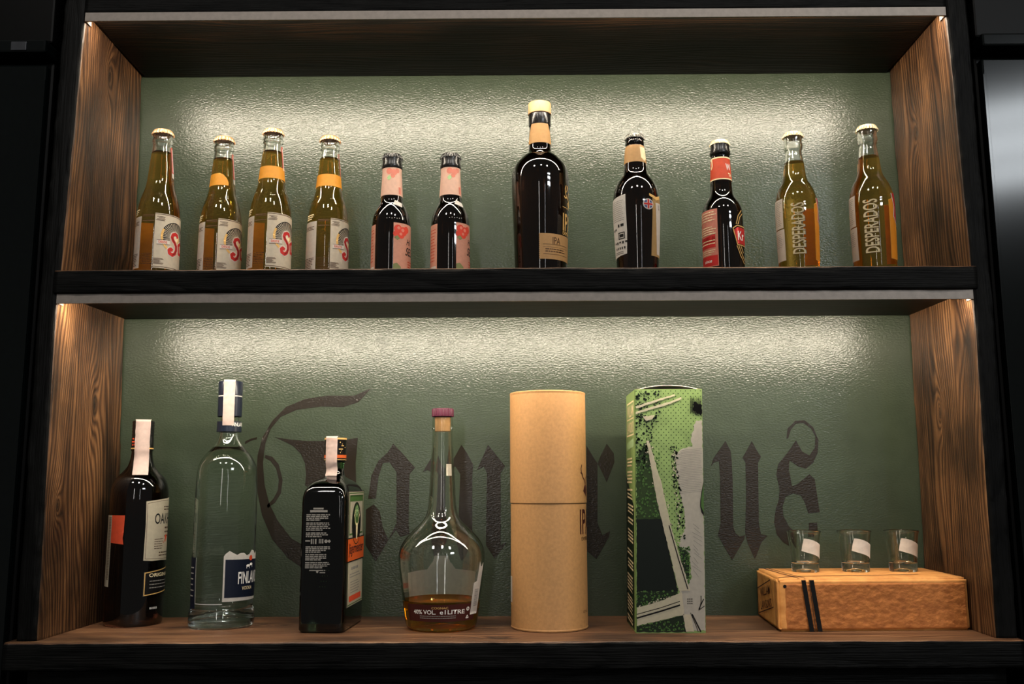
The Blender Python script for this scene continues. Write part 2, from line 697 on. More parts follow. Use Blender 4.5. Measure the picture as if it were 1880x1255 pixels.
def tax_strip(parent, shape, phi, z_bot, z_top, w, top_r, cap_z, mat='tax_strip_paper', rnd=None, fold=True):
    """paper duty strip glued over the cap and down the neck"""
    rnd = rnd or random.Random(3)
    verts, faces = [], []
    path = []
    n = 30
    for k in range(n + 1):
        z = z_bot + (z_top - z_bot) * k / n
        # the paper bridges the step under the cap
        q = max(0.0, min(1.0, (z - cap_z + .008) / .008))
        rr = max(shape.r(z), top_r * q + shape.r(z) * (1 - q)) + 0.0007 + 0.0005 * noise.noise(Vector((k * .35, 2.0, z_bot * 50)))
        path.append((rr, z))
    path += [(top_r - 0.003, z_top + 0.0012), (top_r * 0.3, z_top + 0.0013)] if fold else []
    p0 = math.radians(phi)
    c = 8
    for i, (r, z) in enumerate(path):
        for j in range(c + 1):
            s = (j / c - .5) * w
            wob = 0.0006 * noise.noise(Vector((i * .45, j * .5, z_bot * 90)))
            if z > z_top + 0.001:
                x, y = s, -r
            else:
                a = s / max(r, 0.012)
                x, y = (r + wob) * math.sin(a), -(r + wob) * math.cos(a)
            verts.append((x * math.cos(p0) - y * math.sin(p0), x * math.sin(p0) + y * math.cos(p0), z))
    for i in range(len(path) - 1):
        for j in range(c):
            a = i * (c + 1) + j
            faces.append((a, a + 1, a + c + 2, a + c + 1))
    return link('tax_strip', mesh_from(verts, faces), mat, parent)


CAMX, CAMY = 0.00163, -1.12701


def facing(x, y):
    """angle that turns a thing's front towards where the photographer stood"""
    return math.atan2(CAMX - x, y - CAMY)


# ------------------------------------------------------------------ the setting
def structure(name, me, mat, parent=None):
    o = link(name, me, mat, parent)
    if parent is None:
        o['kind'] = 'structure'
    return o


DEPTH = 0.2003
Z_MID = 0.4424
wall = structure('wall_back', box_mesh(-0.583, DEPTH, -0.06, 0.58, DEPTH + 0.02, 0.86, 0), 'green_wall_paint')
structure('wall_far', box_mesh(-3.0, 0.26, -1.2, 3.0, 0.28, 2.4, 0), 'dark_room_plaster')
structure('floor', box_mesh(-3.0, -6.0, -1.22, 3.0, 0.28, -1.2, 0), 'dark_room_plaster')

# blackletter name painted on the wall (millimetres on the wall: x, z)
LETTERS = {
    'G': [
        [(-206.7,315.3),(-231.4,304.5),(-270.3,304.7),(-301.3,300.1),(-328.1,288.6),(-346.9,269.3),(-360.0,246.2),(-366.0,221.0),(-366.6,194.3),(-364.0,167.7),(-356.8,137.6),(-341.1,103.9),(-317.5,77.8),(-294.3,63.0),(-263.9,59.2),(-264.6,85.1),(-291.4,92.6),(-314.6,105.3),(-334.4,130.0),(-346.7,152.6),(-354.5,179.0),(-357.9,209.5),(-355.8,236.2),(-348.8,257.7),(-335.4,274.7),(-312.5,284.7),(-277.7,289.2),(-246.6,288.2),(-225.0,295.1)],
        [(-355.2,221.7),(-345.1,218.6),(-335.5,207.8),(-329.4,186.5),(-331.1,167.6),(-339.1,154.8),(-348.8,147.3),(-350.4,151.1),(-341.6,160.1),(-335.8,171.4),(-334.8,186.6),(-339.1,201.8),(-347.2,212.5),(-355.9,217.1)],
        [(-384.5,240.2),(-376.9,244.0),(-367.7,246.3),(-367.6,243.2),(-376.8,240.9),(-384.4,236.3)],
        [(-343.0,246.2),(-322.8,243.0),(-299.5,240.6),(-272.5,240.5),(-237.8,242.7),(-224.7,244.9),(-227.0,208.9),(-224.2,148.4),(-225.4,96.1),(-245.6,81.3),(-264.9,96.2),(-262.4,148.5),(-278.2,167.4),(-297.7,178.8),(-296.6,194.0),(-298.6,209.2),(-305.2,223.0),(-316.3,233.8),(-330.4,240.7)],
    ],
    'a': [
        [(-174.4,236.2),(-158.8,220.1),(-143.2,202.5),(-150.7,193.4),(-151.4,125.6),(-149.7,110.7),(-162.6,107.0),(-168.8,116.7),(-179.2,102.6),(-196.2,73.7),(-211.0,96.0),(-211.2,144.6),(-200.6,152.0),(-192.0,142.2),(-187.1,119.8),(-179.2,103.3),(-168.1,125.7),(-169.2,196.5),(-179.4,210.3),(-188.6,208.8),(-194.4,189.8),(-197.7,159.6),(-208.4,159.6),(-204.4,192.1),(-194.8,212.6),(-181.9,224.0)],
    ],
    'm': [
        [(-118.0,219.9),(-104.8,204.6),(-97.1,199.3),(-97.9,95.6),(-114.5,80.9),(-120.7,95.7),(-116.2,193.3),(-125.5,199.4),(-132.3,196.4)],
        [(-78.0,234.3),(-69.5,222.0),(-61.0,206.0),(-62.5,193.1),(-62.3,91.8),(-75.1,77.0),(-82.7,95.6),(-79.4,193.1),(-86.3,203.8),(-97.1,199.3)],
        [(-40.3,234.2),(-28.0,218.8),(-16.5,204.3),(-22.6,194.4),(-22.8,95.4),(-14.5,99.0),(-31.2,76.9),(-43.3,95.4),(-41.8,194.5),(-46.4,203.6),(-55.6,199.1)],
    ],
    'r': [
        [(99.0,232.1),(108.7,215.2),(114.0,207.6),(112.5,124.7),(119.0,108.2),(129.8,114.1),(128.1,106.0),(110.1,75.7),(96.7,87.5)],
        [(127.5,235.0),(137.2,221.2),(137.8,209.0),(126.5,181.0),(120.6,193.9),(114.0,207.6),(118.8,219.0)],
    ],
    'u': [
        [(294.9,238.1),(301.6,225.1),(302.7,212.9),(303.1,184.1),(301.3,120.2),(304.0,110.5),(309.8,106.1),(317.5,107.5),(315.7,101.6),(298.0,73.5),(286.7,94.3),(279.6,107.7),(284.0,124.0),(285.5,184.1),(284.9,209.9),(278.0,208.4),(273.2,202.4),(276.6,213.0),(285.5,225.2)],
        [(332.1,238.0),(337.7,226.5),(344.2,215.8),(339.7,207.4),(337.1,123.8),(339.5,108.9),(348.5,106.7),(339.7,97.8),(329.7,74.9),(320.8,95.6),(317.6,110.5),(320.9,159.9),(322.0,207.5),(318.0,214.4),(324.6,225.0)],
    ],
    's': [
        [(394.3,238.5),(402.3,222.8),(412.4,217.4),(420.3,228.0),(422.0,243.9),(416.4,255.3),(406.1,263.0),(395.4,261.9),(388.1,253.8),(383.7,241.6),(381.0,240.5),(383.6,255.4),(394.9,266.1),(408.0,266.8),(419.8,256.8),(426.2,238.5),(424.1,220.9),(417.2,207.1),(406.4,199.0),(396.0,201.9),(384.0,210.5),(382.4,198.2),(385.8,174.7),(391.2,176.2),(411.1,191.2),(418.0,184.4),(422.6,138.9),(406.8,137.3),(402.2,152.8),(397.4,161.8),(386.9,165.0),(376.3,159.9),(371.4,147.7),(371.5,134.2),(379.3,118.5),(388.0,111.0),(383.2,89.5),(369.8,97.7),(361.4,108.1),(358.4,125.3),(361.5,142.6),(366.5,156.7),(368.1,170.4),(364.5,191.4),(367.9,205.3),(382.8,222.9)],
        [(406.8,124.3),(418.2,124.3),(418.7,104.9),(405.9,105.0)],
    ],
}
for key, polys in LETTERS.items():
    put('painted_letter', mm(polys), flat((0, DEPTH, 0), (1, 0, 0), (0, 0, 1), (0, -1, 0)), 0.0004, 'brown_letter_paint', wall, du=0.02, dv=0.02)


# ------------------------------------------------------------------ shelf unit
def lerp_tab(tab, t):
    if t <= tab[0][0]:
        return tab[0][1]
    for a, b in zip(tab[:-1], tab[1:]):
        if t <= b[0]:
            k = (t - a[0]) / (b[0] - a[0])
            return a[1] * (1 - k) + b[1] * k
    return tab[-1][1]


def plank(stations, section, mats_of, seed, amp, soft=0.004):
    """board swept through stations; section(t) gives four corners (as 3-D points, in turn); worn wavy edges"""
    verts, faces, mi = [], [], []
    K = 6   # points per rounded corner
    M = 5   # points along each flat side
    ring_n = 0
    for i, t in enumerate(stations):
        c = [Vector(p) for p in section(t)]
        ring = []
        tag = []
        for s in range(4):
            p, a, b = c[s], c[s - 1], c[(s + 1) % 4]
            rr = soft * (1.0 + 1.3 * abs(noise.noise(Vector((t * 9 + seed, s * 7.3, 1.7)))) + 0.8 * abs(noise.noise(Vector((t * 38, s * 3.1, seed)))))
            da, db = (a - p), (b - p)
            ra, rb = min(rr, da.length * .3), min(rr, db.length * .3)
            A, B = p + da.normalized() * ra, p + db.normalized() * rb
            for k in range(K):
                u = k / (K - 1)
                q = A * (1 - u) ** 2 + p * 2 * u * (1 - u) + B * u * u
                w = amp * noise.noise(q * 26 + Vector((seed, 0, 0))) + amp * .5 * noise.noise(q * 90 + Vector((0, seed, 0)))
                cen = (c[0] + c[2]) / 2
                ring.append(q + (p - cen).normalized() * w)
                tag.append(s - 1 if k < K / 2 else s)
            for k in range(1, M):
                u = k / M
                q = B * (1 - u) + (b + (p - b).normalized() * min(rr, (p - b).length * .3)) * u
                ring.append(q)
                tag.append(s)
        base = len(verts)
        ring_n = len(ring)
        verts += [tuple(q) for q in ring]
        if i:
            for k in range(ring_n):
                k2 = (k + 1) % ring_n
                faces.append((base - ring_n + k, base - ring_n + k2, base + k2, base + k))
                mi.append(mats_of[tag[k] % 4])
    faces.append(tuple(range(ring_n))[::-1])
    mi.append(mats_of[4])
    faces.append(tuple(range(len(verts) - ring_n, len(verts))))
    mi.append(mats_of[4])
    me = mesh_from(verts, faces, 'plank', True, mi)
    bm = bmesh.new()
    bm.from_mesh(me)
    bmesh.ops.recalc_face_normals(bm, faces=list(bm.faces))
    bm.to_mesh(me)
    bm.free()
    me.polygons.foreach_set('use_smooth', [True] * len(me.polygons))
    return me


unit = thing('wall_shelf', 'dark stained wooden two-tier wall shelf with charred edges holding the bottles', 'shelf', (0, 0, 0))

ZS = [-0.002 + 0.93 * k / 180 for k in range(181)]
LF = [(0.0, -.5609), (.404, -.5662), (.4422, -.5635), (.772, -.5552), (.93, -.552)]
LB = [(0.0, -.5527), (.41, -.5651), (.50, -.5537), (.784, -.5603), (.93, -.5603)]
LO = [(0.0, -.5870), (.355, -.5895), (.80, -.5832), (.93, -.581)]
RF = [(0.0, .5561), (.405, .561), (.443, .5612), (.771, .5552), (.93, .553)]
RB = [(0.0, .5616), (.41, .565), (.49, .5618), (.784, .5603), (.93, .5603)]
RO = [(0.0, .582), (.355, .5853), (.80, .5827), (.93, .581)]
# section order: front-outer, front-inner, back-inner, back-outer ; sides: front, inner, back, outer
link('side_board', plank(ZS, lambda z: ((lerp_tab(LO, z), 0, z), (lerp_tab(LF, z), 0, z), (lerp_tab(LB, z), DEPTH, z), (lerp_tab(LO, z), DEPTH, z)),
     [1, 0, 1, 1, 1], 1.0, 0.0016, 0.0045), ['stained_wood_left', 'charred_wood_upright'], unit)
link('side_board', plank(ZS, lambda z: ((lerp_tab(RO, z), 0, z), (lerp_tab(RF, z), 0, z), (lerp_tab(RB, z), DEPTH, z), (lerp_tab(RO, z), DEPTH, z)),
     [1, 0, 1, 1, 1], 4.0, 0.0016, 0.0040), ['stained_wood_right', 'charred_wood_upright'], unit)


def xs_(a, b, n=220):
    return [a + (b - a) * k / n for k in range(n + 1)]


# base board: top, front, bottom, back
link('base_board', plank(xs_(-.5935, .582), lambda x: ((x, -0.012, 0.0), (x, -0.012, -0.032), (x, DEPTH, -0.032), (x, DEPTH, 0.0)),
     [1, 1, 1, 0, 1], 9.0, 0.0012, 0.003), ['stained_wood_shelf', 'charred_wood_shelf'], unit)
link('shelf_board', plank(xs_(-.569, .566), lambda x: ((x, -0.004, Z_MID), (x, -0.004, 0.4130), (x, DEPTH, 0.4165), (x, DEPTH, Z_MID)),
     [1, 2, 1, 0, 1], 15.0, 0.0011, 0.0028), ['stained_wood_shelf', 'charred_wood_shelf', 'smoked_wood_underside'], unit)
link('top_board', plank(xs_(-.5560, .5560), lambda x: ((x, 0.001, 0.83), (x, 0.001, 0.784), (x, DEPTH, 0.7855), (x, DEPTH, 0.83)),
     [1, 2, 1, 1, 1], 21.0, 0.0008, 0.002), ['stained_wood_shelf', 'charred_wood_shelf', 'smoked_wood_underside'], unit)
# apron under the base
link('apron_board', plank(xs_(-.575, .57, 60), lambda x: ((x, 0.012, -0.0325), (x, 0.012, -0.10), (x, DEPTH, -0.10), (x, DEPTH, -0.0325)),
     [1, 1, 1, 1, 1], 27.0, 0.0006, 0.002), ['stained_wood_shelf', 'charred_wood_shelf'], unit)


def led_bar(zt, x0, x1, label):
    t = thing('led_light_bar', label, 'light', (0, 0, zt), 0, 'light bars under the boards')
    h = 0.0115
    sec = [(0.0005, 0.0), (0.0005, -h), (0.0035, -h), (0.0045, -h + .0008), (0.0145, -0.0022), (0.016, -0.0018), (0.016, 0.0)]
    v = [(x, y, z) for x in (x0, x1) for y, z in sec]
    n = len(sec)
    f = [(k, (k + 1) % n, n + (k + 1) % n, n + k) for k in range(n)] + [tuple(range(n))[::-1], tuple(range(n, 2 * n))]
    me = mesh_from(v, f, 'profile', False)
    bm = bmesh.new()
    bm.from_mesh(me)
    bmesh.ops.recalc_face_normals(bm, faces=list(bm.faces))
    bm.to_mesh(me)
    bm.free()
    hs = link('housing', me, 'brushed_aluminium', t)
    # diffuser lies in the slanted face, towards the wall
    a, b = Vector((0, 0.0052, -h + .0014)), Vector((0, 0.0138, -0.0028))
    nrm = Vector((0, 0.68, -0.73)) * 0.0006
    e = 0.006
    P = [Vector((x0 + e, 0, 0)) + a, Vector((x1 - e, 0, 0)) + a, Vector((x1 - e, 0, 0)) + b, Vector((x0 + e, 0, 0)) + b]
    P = [p + nrm * .5 for p in P]
    me = mesh_from([tuple(p) for p in P], [(3, 2, 1, 0)], 'diffuser', False)
    link('diffuser', me, 'led_diffuser_light', t)
    for x in (x0, x1):
        s = 1 if x == x0 else -1
        link('end_cap', box_mesh(min(x, x - s * .0012), .0004, -h - .0001, max(x, x - s * .0012), .0162, 0, 0), 'brushed_aluminium', t)
    return t


led_bar(0.7838, -0.5535, 0.5535, 'aluminium light bar under the top board of the shelf')
led_bar(0.4128, -0.5650, 0.5600, 'aluminium light bar under the middle shelf board')


# ------------------------------------------------------------------ dark cabinets either side
def side_cabinet(label, x0, x1, hinge):
    t = thing('display_fridge', label, 'fridge', ((x0 + x1) / 2, 0, -1.2))
    w = (x1 - x0) / 2
    link('body', box_mesh(-w, 0.03, 0, w, 0.24, 1.93, 0.004), 'black_panel_satin', t)
    d = link('door', box_mesh(-w + .004, 0.018, 0.06, w - .004, 0.030, 1.922, 0.003), 'black_panel_gloss', t)
    link('door_edge', box_mesh(-hinge * w + hinge * .006 - .002, 0.0165, 0.08, -hinge * w + hinge * .006 + .002, 0.018, 1.90, 0.0004), 'black_panel_gloss', d)
    link('header_rail', box_mesh(-w, 0.004, 1.932, w, 0.24, 1.950, 0.003), 'black_panel_gloss', t)
    link('header_panel', box_mesh(-w, 0.02, 1.952, w, 0.24, 2.3, 0.003), 'black_panel_satin', t)
    return t


fr = side_cabinet('black glossy drinks fridge reflecting the room right of the shelf', 0.600, 1.20, 1)
fl = side_cabinet('black drinks fridge in the dark left of the shelf', -1.20, -0.605, -1)
link('badge', box_mesh(0.253, 0.0025, 1.934, 0.273, 0.0045, 1.946, 0.0005), 'grey_metal_rail', fl)


# ------------------------------------------------------------------ upper row of bottles
def shell_bottle(t, shape, floor, level, wall_t, glass_mat, liquid_mat, surf_mat, liquid_name):
    link('glass_body', lathe(shape.outer_inner(level, wall_t), 72), glass_mat, t)
    lw = lathe(shape.liquid_wall(floor, level, wall_t), 72)
    lq = link(liquid_name, lw, liquid_mat, t)
    r = shape.r(level) - wall_t
    link('liquid_surface', lathe([(level + .0006, r), (level, r * .93), (level, 0)], 72), surf_mat, lq)
    return lq


# --- clear lager bottles with the sun label
SOL = Shape([(0, 27.0), (2.5, 28.7), (24, 28.9), (51, 28.8), (90, 28.3), (100, 27.6), (110, 26.4), (121, 24.0), (131, 20.6), (142, 17.8), (156, 16.4), (170, 15.2), (185, 13.7), (197, 12.5), (199, 12.5),
             (200, 13.6), (205, 13.6), (206, 12.6), (209, 12.4), (211.5, 13.2), (215, 13.2), (216, 12.4)], 2)


def lager(label, x, y, turn):
    t = thing('beer_bottle', label, 'bottle', (x, y, Z_MID), facing(x, y) + math.radians(turn), 'clear lager bottles with sun labels')
    shell_bottle(t, SOL, 0.006, 0.187, 0.0024, 'clear_glass', 'beer', 'beer_surface', 'beer')
    crown_cap(t, 0.2125, 0.0130, 'gold_cap_metal', 0.0068)
    rnd = random.Random(11)
    S = around(SOL, 28.7, 0)
    # front label
    lab = put('front_label', mm([rect(-4.5, 20.5, 72, 95)]), S, .00025, 'cream_paper', t)
    put('border', mm([rect(-4.5, 93.3, 72, 94.2), rect(-4.5, 22, 72, 22.7)] + [rect(-4.5 + rnd.random() * 5, z, 4 + rnd.random() * 8, z + .7) for z in (90, 88.4, 86.6, 85)]
        + [rect(-4, 33 - k * 1.2, 3 + rnd.random() * 7, 33.6 - k * 1.2) for k in range(7)]), S, .0004, 'brown_ink', lab)
    cu, cz = 25, 64
    rays = []
    for k in range(30):
        a = math.radians(-20 + k * 220 / 29)
        d = math.radians(2.3)
        rays.append([(cu + 9.5 * math.cos(a - d * .6), cz + 9.5 * math.sin(a - d * .6)), (cu + 20.5 * math.cos(a - d), cz + 20.5 * math.sin(a - d)),
                     (cu + 20.5 * math.cos(a + d), cz + 20.5 * math.sin(a + d)), (cu + 9.5 * math.cos(a + d * .6), cz + 9.5 * math.sin(a + d * .6))])
    put('sun_rays', mm(rays + arc_band(cu, cz, 20.3, 21.4, -30, 210, 40)), S, .0004, 'black_ink', lab)
    put('gold_ring', mm(arc_band(cu, cz, 18.5, 21.5, 150, 330, 30) + arc_band(cu, cz, 5.5, 8.2, 0, 360, 24)), S, .00045, 'gold_ink', lab)
    put('sun_face', mm([disc(cu, cz, 5.5)]), S, .00045, 'cream_ink', lab)
    # the big red initial and the rest of the name
    sp = [(29.5, 66.5), (28, 69.2), (24.5, 70), (20.5, 68.2), (19.2, 64.6), (20.8, 61), (24, 58), (26.8, 54), (27.2, 48.5), (25, 43.5), (20.6, 40.6), (16.2, 42.4), (15.4, 46.4), (17.6, 48.4), (20, 47)]
    put('initial_outline', mm(stroke(sp, 7.2) + stroke([(34, 45), (32, 56), (38, 60), (43, 55), (41, 45), (34, 45)], 6.4) + stroke([(49, 74), (48.5, 42)], 6.6)), S, .0005, 'white_paper', lab)
    put('initial', mm(stroke(sp, 4.6) + stroke([(34, 45), (32, 56), (38, 60), (43, 55), (41, 45), (34, 45)], 4.0) + stroke([(49, 74), (48.5, 42)], 4.2)), S, .0006, 'red_ink', lab)
    put('initial_shade', mm(stroke(sp[4:11], 1.0)), S, .0007, 'wine_ink', lab)
    put('banner', mm([[(-1, 52.6), (16, 53.6), (16, 59.6), (-1, 58.6)]] ), S, .00047, 'white_paper', lab)
    put('banner_edge', mm(stroke([(-1, 52.6), (16, 53.6)], .5) + stroke([(-1, 58.6), (16, 59.6)], .5)), S, .0005, 'brown_ink', lab)
    put('lettering', tx('DESDE', 6.8, 56.1, 11, 3.2), S, .0006, 'rust_ink', lab)
    # back label seen at the left
    bl = put('back_label', mm([rect(-87, 20.5, -24, 91)]), S, .00025, 'bright_paper', t)
    put('small_print', mm(text_lines(-50, -27, 40, 8, 2.2, 1.0, rnd) + text_lines(-50, -27, 84, 3, 2.0, .9, rnd)), S, .0004, 'brown_ink', bl)
    put('shoulder_marks', mm([rect(-46, 94 + k * 3.0, -33 + k * 1.5, 95.5 + k * 3.0) for k in range(3)]), S, .0004, 'cream_ink', bl)
    put('glass_print', mm([rect(-22, z, -6, z + 1.1) for z in (92, 90, 84)] + text_lines(-22, -6, 40, 7, 2.3, .9, rnd)), S, .0003, 'brown_ink', bl)
    # narrow duty strip on the neck
    ns = put('neck_strip', mm([rect(14.5, 158, 19.5, 195)]), around(SOL, 14.5, 0), .0003, 'red_strip_paper', t)
    put('strip_end', mm([rect(14.5, 151, 19.6, 158)]), around(SOL, 14.5, 0), .0003, 'white_paper', ns)
    put('strip_print', mm([rect(16.3, 160, 17.0, 192), rect(18, 160, 18.4, 192)]), around(SOL, 14.5, 0), .0004, 'white_ink', ns)
    # embossed ring of letters on the shoulder
    put('embossed_lettering', tx('CERVEZA', 12, 122.5, 34, 4.4), around(SOL, 24, 0), .0003, 'clear_glass', t)
    return t


def tape(t, polys):
    put('orange_band', mm(polys), around(SOL, 17, 0), .0004, 'orange_tape', t)


s1 = lager('clear lager bottle with sun label next to the left side board', -.4847, .100, 0)
s2 = copy_thing(s1, (-.4089, .128, Z_MID), facing(-.4089, .128) + math.radians(2), 'clear lager bottle with a half torn orange patch on its neck')
s3 = copy_thing(s1, (-.3326, .100, Z_MID), facing(-.3326, .100) + math.radians(1), 'taller-looking clear lager bottle with an orange band round its neck')
s4 = copy_thing(s1, (-.2600, .128, Z_MID), facing(-.2600, .128) + math.radians(16), 'clear lager bottle with orange neck band beside the pink-labelled bottles')
tape(s2, [[(-24, 145), (7, 146), (7.5, 150), (5, 156), (0, 161), (-5, 163), (-24, 162)]])
tape(s3, [rect(-30, 146, 30, 163.5)])
tape(s4, [rect(-32, 143.5, 30, 161)])

# --- black bottles with pink berry labels
PINK = Shape([(0, 24.5), (2.5, 26.2), (20, 26.3), (77.9, 25.9), (87.3, 25.1), (95.1, 23.4), (103, 19.8), (110, 15.6), (118.7, 14.7), (140, 13.4), (157, 12.6), (159, 13.6), (163, 13.8), (166, 12.9), (174, 12.9)], 2)


def berry(label, x, y, turn):
    t = thing('beer_bottle', label, 'bottle', (x, y, Z_MID), facing(x, y) + math.radians(turn), 'black bottles with pink berry labels')
    link('glass_body', lathe(PINK.solid(), 72), 'dark_brown_glass', t)
    crown_cap(t, 0.1725, 0.0126, 'black_cap_metal', 0.0066)
    rnd = random.Random(5)
    link('neck_foil', lathe([(.1575, .0132), (.159, .0140), (.163, .0142), (.166, .0133), (.1725, .0133)], 64), 'black_foil', t)
    N = around(PINK, 13.5, 0)
    nl = put('neck_label', mm([rect(-42.3, 119, 42.3, 158)]), N, .0003, 'pale_pink_paper', t)
    put('berries', mm([disc(-4, 152.5, 4.2), disc(2.5, 151, 4.4), disc(7.5, 153.5, 3.4), disc(1, 146, 3.0)]), N, .00045, 'rose_paper', nl)
    put('leaf', mm([[(-7, 143.5), (-4, 147), (-1, 144), (-2.5, 140.5), (-5, 139.8)]]), N, .0005, 'pale_green_ink', nl)
    put('small_print', mm([rect(9, 121, 12.5, 131), rect(13.4, 121, 14, 134)]), N, .00045, 'rose_paper', nl)
    # tag stuck on the shoulder
    put('shoulder_tag', mm([[(1.5, 105), (12, 101.5), (15, 108), (4.5, 111.5)]]), around(PINK, 17, 0), .0008, 'white_paper', t)
    B = around(PINK, 26, 0)
    fl_ = put('front_label', mm([rect(3, 6, 46, 78)]), B, .0003, 'pink_paper', t)
    put('berries', mm([disc(9, 70, 5.4), disc(17, 67, 6.0), disc(22, 70, 4.6), disc(13.5, 62, 5.2), disc(6, 63, 3.6)]), B, .0005, 'berry_ink', fl_)
    put('berry_shine', mm([disc(10, 71, 2.2), disc(16, 68.5, 2.4), disc(13, 63, 2.0)]), B, .0006, 'rose_paper', fl_)
    put('leaf', mm([[(4, 58), (8, 61), (12, 57), (8, 54.5)]]), B, .00055, 'leaf_ink', fl_)
    put('leaf', mm([[(3, 10), (3, 22), (8, 23.5), (13, 19), (16, 10), (14, 6), (3, 6)]]), B, .00055, 'leaf_ink', fl_)
    put('lettering', tx('Hi', 27, 54, 7, 8, shear=.25), B, .0005, 'black_ink', fl_)
    put('lettering', tx('SEL', 29, 41, 15, 11, shear=.25), B, .0005, 'black_ink', fl_)
    put('small_print', mm(text_lines(25, 40, 28, 5, 3.4, 1.4, rnd)), B, .0005, 'rust_ink', fl_)
    bl = put('back_label', mm([rect(-60, 6, -23.5, 77)]), B, .0003, 'pink_paper', t)
    put('small_print', mm(text_lines(-40, -26, 70, 11, 4.2, 1.1, rnd)), B, .00045, 'rust_ink', bl)
    put('white_field', mm([rect(-38, 7, -25, 20)]), B, .0004, 'white_paper', bl)
    put('embossed_lettering', mm([disc(-6 + 3.4 * k, 84 + (.6 if k % 2 else 0), .55, 8) for k in range(6)]), B, .0003, 'silver_ink', t)
    return t


p1 = berry('black bottle with pink berry label beside the clear lager bottles', -.1668, .090, 0)
copy_thing(p1, (-.0875, .090, Z_MID), facing(-.0875, .090) + math.radians(11), 'black bottle with pink berry label beside the tall whisky bottle', )

# --- tall dark whisky bottle
WHI = Shape([(0, 31.5), (3, 33.8), (18.7, 34.8), (72.7, 36.4), (114.8, 38.1), (136, 38.6), (148, 38.3), (157.2, 35.9), (164, 31.6), (172, 24.4), (177.5, 17.2), (181, 15.2), (188, 15.2), (215, 14.0), (222, 13.8), (226, 14.4), (231, 14.4), (232, 14.0)], 2)
t = thing('whisky_bottle', 'tall dark whisky bottle with tan cap in the middle of the upper shelf', 'bottle', (.0337, .085, Z_MID), facing(.0337, .085))
link('glass_body', lathe(WHI.solid(), 96), 'dark_brown_glass', t)
link('stopper', lathe([(.2325, .0150), (.2330, .0157), (.2475, .0156), (.2486, .0150), (.2486, 0)], 64), 'tan_cap', t)
link('neck_ring', lathe([(.2165, .0146), (.218, .0150), (.2315, .0150), (.2325, .0146), (.2325, 0)], 64), 'black_foil', t)
N = around(WHI, 15, 0)
nl = put('neck_label', mm([[(-20, 189), (20, 189), (17, 205), (13, 216.5), (-13, 216.5), (-17, 205)]]), N, .0006, 'tan_paper', t)
put('neck_label_back', mm([[(26, 189), (60, 189), (58, 212), (28, 212)]]), N, .0006, 'tan_paper', nl)
B = around(WHI, 36, 0)
zig = [(-2.5 if k % 2 else -1.4, 58 - k * 1.35) for k in range(26)]
fl_ = put('front_label', mm([zig + [(62, 24), (62, 58)]]), B, .0003, 'tan_paper', t)
put('lettering', tx('IPA', 22, 49, 12, 9), B, .00045, 'brown_ink', fl_)
rnd = random.Random(2)
put('small_print', mm([rect(3, 43.5, 44, 44.1), rect(3, 30.5, 44, 31.0), rect(3, 40, 44, 40.3)] + text_lines(6, 42, 38, 2, 3, 1.2, rnd)), B, .00045, 'brown_ink', fl_)
pr = put('printed_name', tx('IPA', 46, 77, 26, 24), B, .0003, 'gold_ink', t)
put('lettering', tx('EXPERIMENT', 50, 62, 34, 4.6), B, .0003, 'gold_ink', pr)
put('gold_line', mm([rect(32, 96.6, 66, 97.3)]), B, .0003, 'gold_ink', pr)
ant = [[(50, 104), (47, 109), (42, 111), (38, 116), (37, 122), (39, 127)], [(42, 111), (37, 110), (35, 112)], [(38, 117), (42, 121), (43, 127)], [(47, 109), (46, 115), (48, 119)], [(50, 104), (53, 109), (58, 112), (61, 118)]]
put('stag_emblem', mm([q for a in ant for q in stroke(a, 1.5)] + [[(44, 104), (49, 108), (54, 106), (52, 100), (50, 98), (47, 100)]]), B, .0003, 'gold_ink', pr)

# --- brown ale bottle with grey and gold labels
ALE = Shape([(0, 24.5), (2.5, 26.6), (11, 26.9), (27, 27.7), (84, 30.5), (104.7, 29.9), (115, 28.6), (123.5, 25.7), (131.5, 20.5), (138, 15.8), (148, 14.9), (160, 13.8), (173, 12.6), (176, 11.4), (178, 12.4), (182, 12.4), (183.5, 11.2), (187, 11.4)], 2)
t = thing('beer_bottle', 'brown ale bottle with cream neck label and round red and white badge', 'bottle', (.1581, .055, Z_MID), facing(.1581, .055))
link('glass_body', lathe(ALE.solid(), 80), 'dark_brown_glass', t)
crown_cap(t, 0.1855, 0.0116, 'steel_cap_metal', 0.0064)
N = around(ALE, 13.8, 0)
nl = put('neck_label', mm([rect(-40, 151, 40, 175)]), N, .0003, 'tan_paper', t)
put('neck_shield', mm([[(7, 172), (18, 172), (18, 158), (13, 153), (8, 157)]]), N, .00045, 'cream_ink', nl)
B = around(ALE, 29, 0)
bl = put('back_label', mm([[(-60, 21), (-14, 26), (-12.5, 55), (-13.5, 104), (-60, 99)]]), B, .0003, 'white_paper', t)
rnd = random.Random(8)
put('small_print', mm(text_lines(-40, -16, 97, 11, 2.6, .7, rnd)), B, .00045, 'grey_ink', bl)
put('symbols', mm([rect(-38, 58, -35, 61), disc(-32, 60, 1.6, 10), rect(-27, 62, -24, 66), rect(-22, 62.5, -17, 66)] + frame_lines(-27, 46, -16, 55, 1.3) + [rect(-25, 48.5, -18, 52.6)]
    + [rect(-36 + k * 5, 41 - (k % 2), -33 + k * 5, 43.2) for k in range(5)] + [rect(-34 + k * 4, 33, -32 + k * 4, 36) for k in range(5)] + text_lines(-36, -18, 30, 2, 2, .7, rnd)), B, .00045, 'black_ink', bl)
fl_ = put('front_label', mm([[(20, 23), (60, 23), (60, 104), (22, 101)]]), B, .0003, 'gold_paper', t)
put('white_field', mm([[(31, 26), (60, 26), (60, 97), (27, 93), (29, 60)]]), B, .00045, 'white_paper', fl_)
